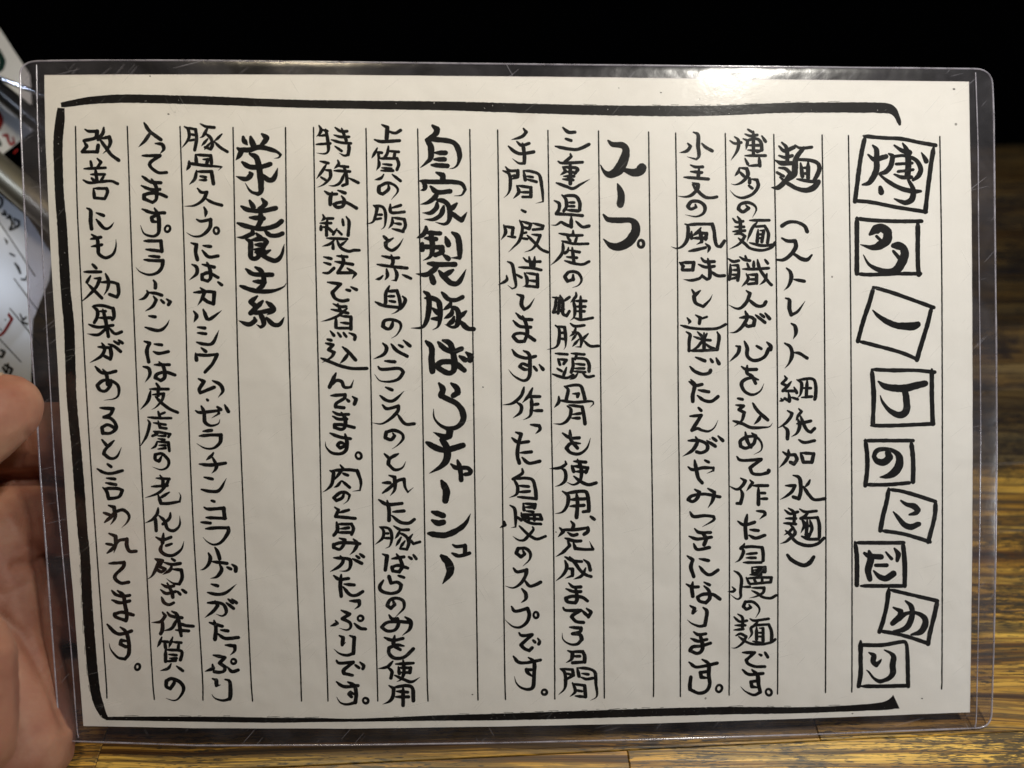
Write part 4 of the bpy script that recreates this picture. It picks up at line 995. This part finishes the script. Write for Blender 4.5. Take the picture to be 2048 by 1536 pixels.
# ------------------------------------------------------------------ hand
def hand():
    bm = bmesh.new()
    def ball(p, r, sq=1.0):
        m = Matrix.Translation(p) @ Matrix.Scale(r, 4)
        bmesh.ops.create_icosphere(bm, subdivisions=2, radius=1.0, matrix=m)
    def chain(nodes):
        for (p, r), (q, s) in zip(nodes, nodes[1:]):
            P = at(*p); Q = at(*q); n = max(2, int((P - Q).length / (min(r, s) * 0.22)))
            for i in range(n + 1):
                t = i / n; ball(P.lerp(Q, t), r + (s - r) * t)
    mm = 0.001
    # thumb: in front of the sheet, pad pressed on its edge
    chain([((-420, 1180, .220), 19*mm), ((-220, 1010, .214), 14*mm), ((-120, 915, .216), 12.4*mm), ((-45, 852, .222), 12.8*mm), ((-8, 824, .2255), 12.2*mm), ((14, 812, .2275), 10.2*mm)])
    # ball of the thumb, near the lens
    chain([((-420, 1180, .220), 20*mm), ((-200, 1200, .206), 16*mm), ((-122, 1340, .197), 18.0*mm), ((-126, 1480, .196), 19*mm)])
    # palm and its outer edge
    chain([((-420, 1200, .245), 24*mm), ((-240, 1250, .243), 26*mm), ((-160, 1400, .240), 25*mm), ((-60, 1440, .238), 19*mm)])
    chain([((-120, 1060, .254), 15*mm), ((-28, 1082, .2565), 15.2*mm), ((8, 1168, .257), 15.4*mm), ((14, 1290, .2535), 15.6*mm), ((30, 1400, .2475), 16.2*mm), ((38, 1495, .243), 17*mm), ((0, 1530, .240), 17*mm)])
    chain([((-240, 1200, .250), 20*mm), ((-70, 1250, .252), 17*mm), ((-40, 1400, .246), 18*mm)])
    # fingers curled behind the sheet
    chain([((-420, 1040, .256), 15*mm), ((-190, 900, .262), 14.4*mm), ((10, 876, .2645), 14.2*mm), ((120, 876, .2650), 13.6*mm), ((240, 915, .2620), 10.4*mm), ((320, 945, .2590), 8.6*mm)])
    chain([((-420, 1120, .258), 15*mm), ((-190, 1070, .264), 15*mm), ((30, 1038, .2665), 15.2*mm), ((150, 1040, .2660), 14.2*mm), ((290, 1088, .2630), 10.8*mm), ((380, 1118, .2590), 8.8*mm)])
    chain([((-420, 1200, .258), 15*mm), ((-190, 1220, .266), 14.8*mm), ((50, 1204, .2685), 15*mm), ((170, 1210, .2670), 13.8*mm), ((300, 1250, .2625), 10.2*mm), ((370, 1270, .2590), 8.4*mm)])
    chain([((-420, 1280, .258), 14*mm), ((-190, 1350, .266), 12*mm), ((70, 1356, .2675), 11.6*mm), ((180, 1362, .2655), 10.2*mm), ((270, 1382, .2600), 8*mm)])
    me = bpy.data.meshes.new('hand_raw'); bm.to_mesh(me); bm.free()
    o = bpy.data.objects.new('hand_raw', me); COL.objects.link(o)
    r = o.modifiers.new('r', 'REMESH'); r.mode = 'VOXEL'; r.voxel_size = 0.0011
    s = o.modifiers.new('s', 'SMOOTH'); s.factor = 0.5; s.iterations = 7
    dg = bpy.context.evaluated_depsgraph_get()
    m2 = bpy.data.meshes.new_from_object(o.evaluated_get(dg))
    bpy.data.objects.remove(o)
    # crease lines pressed into the flesh
    folds = [([(2, 1232), (38, 1262), (78, 1330), (112, 1402), (132, 1452)], 0.0011, 13, .262), ([(-30, 1180), (10, 1190), (50, 1170)], 0.0004, 9, .262),
             ([(30, 1130), (90, 1122), (140, 1128)], 0.0012, 12, .28), ([(2, 770), (30, 760)], 0.0002, 8, .24), ([(-20, 960), (30, 950), (90, 948)], 0.0010, 10, .28),
             ([(52, 868), (60, 900), (40, 930)], 0.0005, 8, .262)]
    C0 = Vector((0, 0, CH)); ex = Vector((1, 0, 0)); ey = Vector((0, -CT, -ST)); ez = Vector((0, ST, -CT))
    nv = len(m2.vertices)
    co = np.empty(nv * 3); m2.vertices.foreach_get('co', co); co = co.reshape(-1, 3)
    no = np.empty(nv * 3); m2.vertex_normals.foreach_get('vector', no); no = no.reshape(-1, 3)
    r_ = co - np.array(C0); z_ = r_ @ np.array(ez); px = 1024 + r_ @ np.array(ex) / z_ * F; py = 768 + r_ @ np.array(ey) / z_ * F
    face = (no @ np.array(ez)) < 0.2
    push = np.zeros(nv)
    for pl, dep, wd, zm in folds:
        dm = np.full(nv, 1e9)
        for (ax, ay), (bx, by) in zip(pl, pl[1:]):
            t = np.clip(((px - ax) * (bx - ax) + (py - ay) * (by - ay)) / ((bx - ax) ** 2 + (by - ay) ** 2), 0, 1)
            dm = np.minimum(dm, np.hypot(px - ax - t * (bx - ax), py - ay - t * (by - ay)))
        push -= np.where(face & (z_ < zm), dep * np.exp(-(dm / wd) ** 2 * 1.5), 0)
    push += np.array([0.00045 * mnoise.noise((c[0] * 90, c[1] * 90, c[2] * 90)) for c in co.tolist()])
    co += no * push[:, None]
    m2.vertices.foreach_set('co', co.ravel()); m2.update()
    h = bpy.data.objects.new('hand', m2); COL.objects.link(h)
    m2.materials.clear(); m2.materials.append(M_skin)
    m2.polygons.foreach_set('use_smooth', [True] * len(m2.polygons))
    return h
hnd = hand()
hroot = empty('person', at(-100, 1700, .23)); bpy.context.view_layer.update()
tag(hroot, 'left hand of a person gripping the left edge of the menu, thumb in front', 'person')
adopt(hnd, hroot)
# thumb nail, seen nearly edge on
def nail():
    vs = []; fs = []
    c = at(14, 812, .2272)
    tip = (at(60, 760, .224) - at(-30, 800, .219)).normalized()
    up = (at(10, 700, .2215) - at(12, 800, .2255)).normalized()
    side = tip.cross(up).normalized(); up = side.cross(tip).normalized()
    n, m = 10, 10
    for k in (0, 1):
        for i in range(n + 1):
            for j in range(m + 1):
                s_ = i / n * 2 - 1; q = j / m
                a = s_ * 0.42 - 0.05
                rad = 0.0119
                l = -0.0020 + 0.0062 * q - 0.0035 * s_ * s_ * (1 if q > .5 else -1) * abs(q - .5) * 2
                p = c + tip * l + side * math.sin(a) * rad + up * (math.cos(a) * rad - 0.0010 - k * 0.0004 - 0.0012 * q * q)
                vs.append(p)
    W = (m + 1); T = (n + 1) * W
    for i in range(n):
        for j in range(m):
            a = i * W + j
            fs.append((a, a + 1, a + W + 1, a + W)); fs.append((T + a, T + a + W, T + a + W + 1, T + a + 1))
    return mesh_obj('thumb_nail', vs, fs, M_nail, smooth=True)
kn = N('nail'); M_nail = kn.done(kn.n('BsdfPrincipled', {'Base Color': (0.55, 0.38, 0.25, 1), 'Roughness': 0.3, 'Subsurface Weight': 0.3, 'Subsurface Radius': (.003, .002, .001), 'Subsurface Scale': 0.5}).outputs[0])
nl = nail(); adopt(nl, hroot)

# ------------------------------------------------------------------ things lying behind on the left
def rear(px, py, l=0.0, d=0.30):
    # the cards behind lean back on the table: deeper towards the top
    return at(px, py, d + (900 - py) * 0.00006 - l)
M_card = mat_plain('glossy_card', (0.74, 0.76, 0.80), 0.25, 0, 0.5, 0.1)
M_red = mat_ink('red_ink', (0.28, 0.015, 0.012)); M_green = mat_ink('green_ink', (0.008, 0.03, 0.025))
M_black = mat_plain('black_plastic', (0.012, 0.012, 0.014), 0.3)
M_steel = mat_plain('brushed_steel', (0.40, 0.37, 0.29), 0.42, 0.85)
M_chrome = mat_plain('chrome', (0.85, 0.87, 0.92), 0.12, 1.0)
def slab(name, poly, d, th, mat):
    n = len(poly)
    v = [rear(x, y, 0, d) for x, y in poly] + [rear(x, y, -th, d) for x, y in poly]
    f = [tuple(range(n)), tuple(range(2 * n - 1, n - 1, -1))] + [(i, n + i, n + (i + 1) % n, (i + 1) % n) for i in range(n)]
    return mesh_obj(name, v, f, mat)
def rod(name, a, b, r, mat, d, seg=24):
    A = rear(*a, 0, d); B = rear(*b, 0, d); t = (B - A).normalized(); s_ = t.orthogonal().normalized(); u_ = t.cross(s_)
    prof = [(0.0, 0.0), (0.0, 0.85), (0.012, 1.0), (0.988, 1.0), (1.0, 0.85), (1.0, 0.0)]
    v = []; f = []
    for l, rr in prof:
        for j in range(seg):
            q = 2 * math.pi * j / seg
            v.append(A.lerp(B, l) + (s_ * math.cos(q) + u_ * math.sin(q)) * r * max(rr, 0.001))
    for i in range(len(prof) - 1):
        for j in range(seg): f.append((i * seg + j, i * seg + (j + 1) % seg, (i + 1) * seg + (j + 1) % seg, (i + 1) * seg + j))
    return mesh_obj(name, v, f, mat, smooth=True)
def marks(name, data, mat, parent, d):
    ik = Ink()
    for st in data:
        for sg in spline([tuple(p) if len(p) == 3 else (*p, 4.5) for p in st]): ik.ribbon(sg, lambda x, y, l: rear(x, y, 0.0002 + l, d))
    return ik.build(name, mat, parent)
# upper card
c1 = slab('menu_card', [(-260, -330), (0, 58), (60, 150), (66, 262), (-140, 420), (-420, 0)], 0.300, 0.0006, M_card)
tag(c1, 'upper white card with one dark and one red mark, beyond the menu\'s corner', 'card')
marks('mark', [[(-4, 100, 8), (4, 120, 14), (2, 136, 12), (-6, 142, 8)]], M_green, c1, 0.300)
marks('mark', [[(-5, 280, 9), (0, 289, 8)]], M_green, c1, 0.300)
marks('red_mark', [[(-6, 224, 10), (0, 240, 14), (-3, 256, 10)], [(7, 271, 6), (14, 270, 6), (17, 282, 5), (22, 289, 6), (28, 286, 5), (26, 274, 3)], [(34, 300, 4), (28, 306, 3)]], M_red, c1, 0.300)
c2 = slab('menu_card', [(-330, 120), (0, 388), (58, 436), (106, 512), (98, 560), (66, 640), (62, 765), (-60, 790), (-420, 500)], 0.292, 0.0006, M_card)
tag(c2, 'lower white menu card with slanted black writing, just left of the menu', 'card')
marks('writing', [[(-3, 393), (4, 398), (3, 410), (-4, 416)], [(4, 428), (12, 430), (9, 422)], [(14, 436, 5), (22, 434, 4)], [(18, 430, 4), (24, 446, 4), (20, 458, 5)], [(28, 438, 5), (38, 443, 5), (36, 452, 5), (20, 460, 4)], [(30, 452, 3), (28, 444, 3)],
  [(-4, 474), (8, 478), (14, 484), (10, 493), (2, 488)], [(12, 512, 4), (17, 520, 5), (18, 530, 5)], [(20, 507, 4), (29, 512, 4)], [(30, 527, 4), (36, 535, 6), (41, 547, 4)], [(43, 558, 4), (50, 560, 4), (54, 552, 3)],
  [(-5, 548), (6, 556), (10, 568), (2, 574), (-4, 566)], [(-3, 620, 3), (3, 628, 3)], [(2, 636, 3), (11, 640, 3)], [(-3, 650, 3), (2, 660, 3)],
  [(40, 628, 3), (46, 640, 4), (52, 634, 3)], [(44, 644, 4), (54, 648, 4)], [(2, 700, 5), (9, 704, 5), (4, 714, 5), (-4, 712, 4)], [(10, 730, 5), (24, 738, 5), (20, 748, 5)], [(6, 735, 5), (12, 745, 5)], [(16, 728, 4), (14, 745, 4)]], M_ink, c2, 0.292)
marks('ruled_line', [[(-40, 398, 2.2), (0, 447, 2.2), (70, 552, 2.2)], [(-60, 448, 2.2), (0, 521, 2.2), (90, 640, 2.2)], [(-40, 556, 2.2), (0, 594, 2.2), (80, 690, 2.2)], [(-40, 640, 2.2), (0, 679, 2.2), (42, 724, 2.2)]], M_ink, c2, 0.292)
marks('red_frame', [[(-6, 602, 6), (4, 612, 6), (24, 638, 6), (6, 666, 6), (-8, 672, 6)]], M_red, c2, 0.292)
b1 = rod('black_rod', (-160, 50), (150, 306), 0.0040, M_black, 0.285)
tag(b1, 'black glossy rod with a chrome edge crossing the cards by the upper left corner', 'rod')
cl = rod('rim', (-170, 92), (120, 203), 0.0010, M_chrome, 0.279); cl.parent = b1
t1 = rod('steel_rod', (-220, 152), (230, 541), 0.0062, M_steel, 0.278)
tag(t1, 'dull gold steel rod lying slanted between the two cards left of the menu', 'rod')
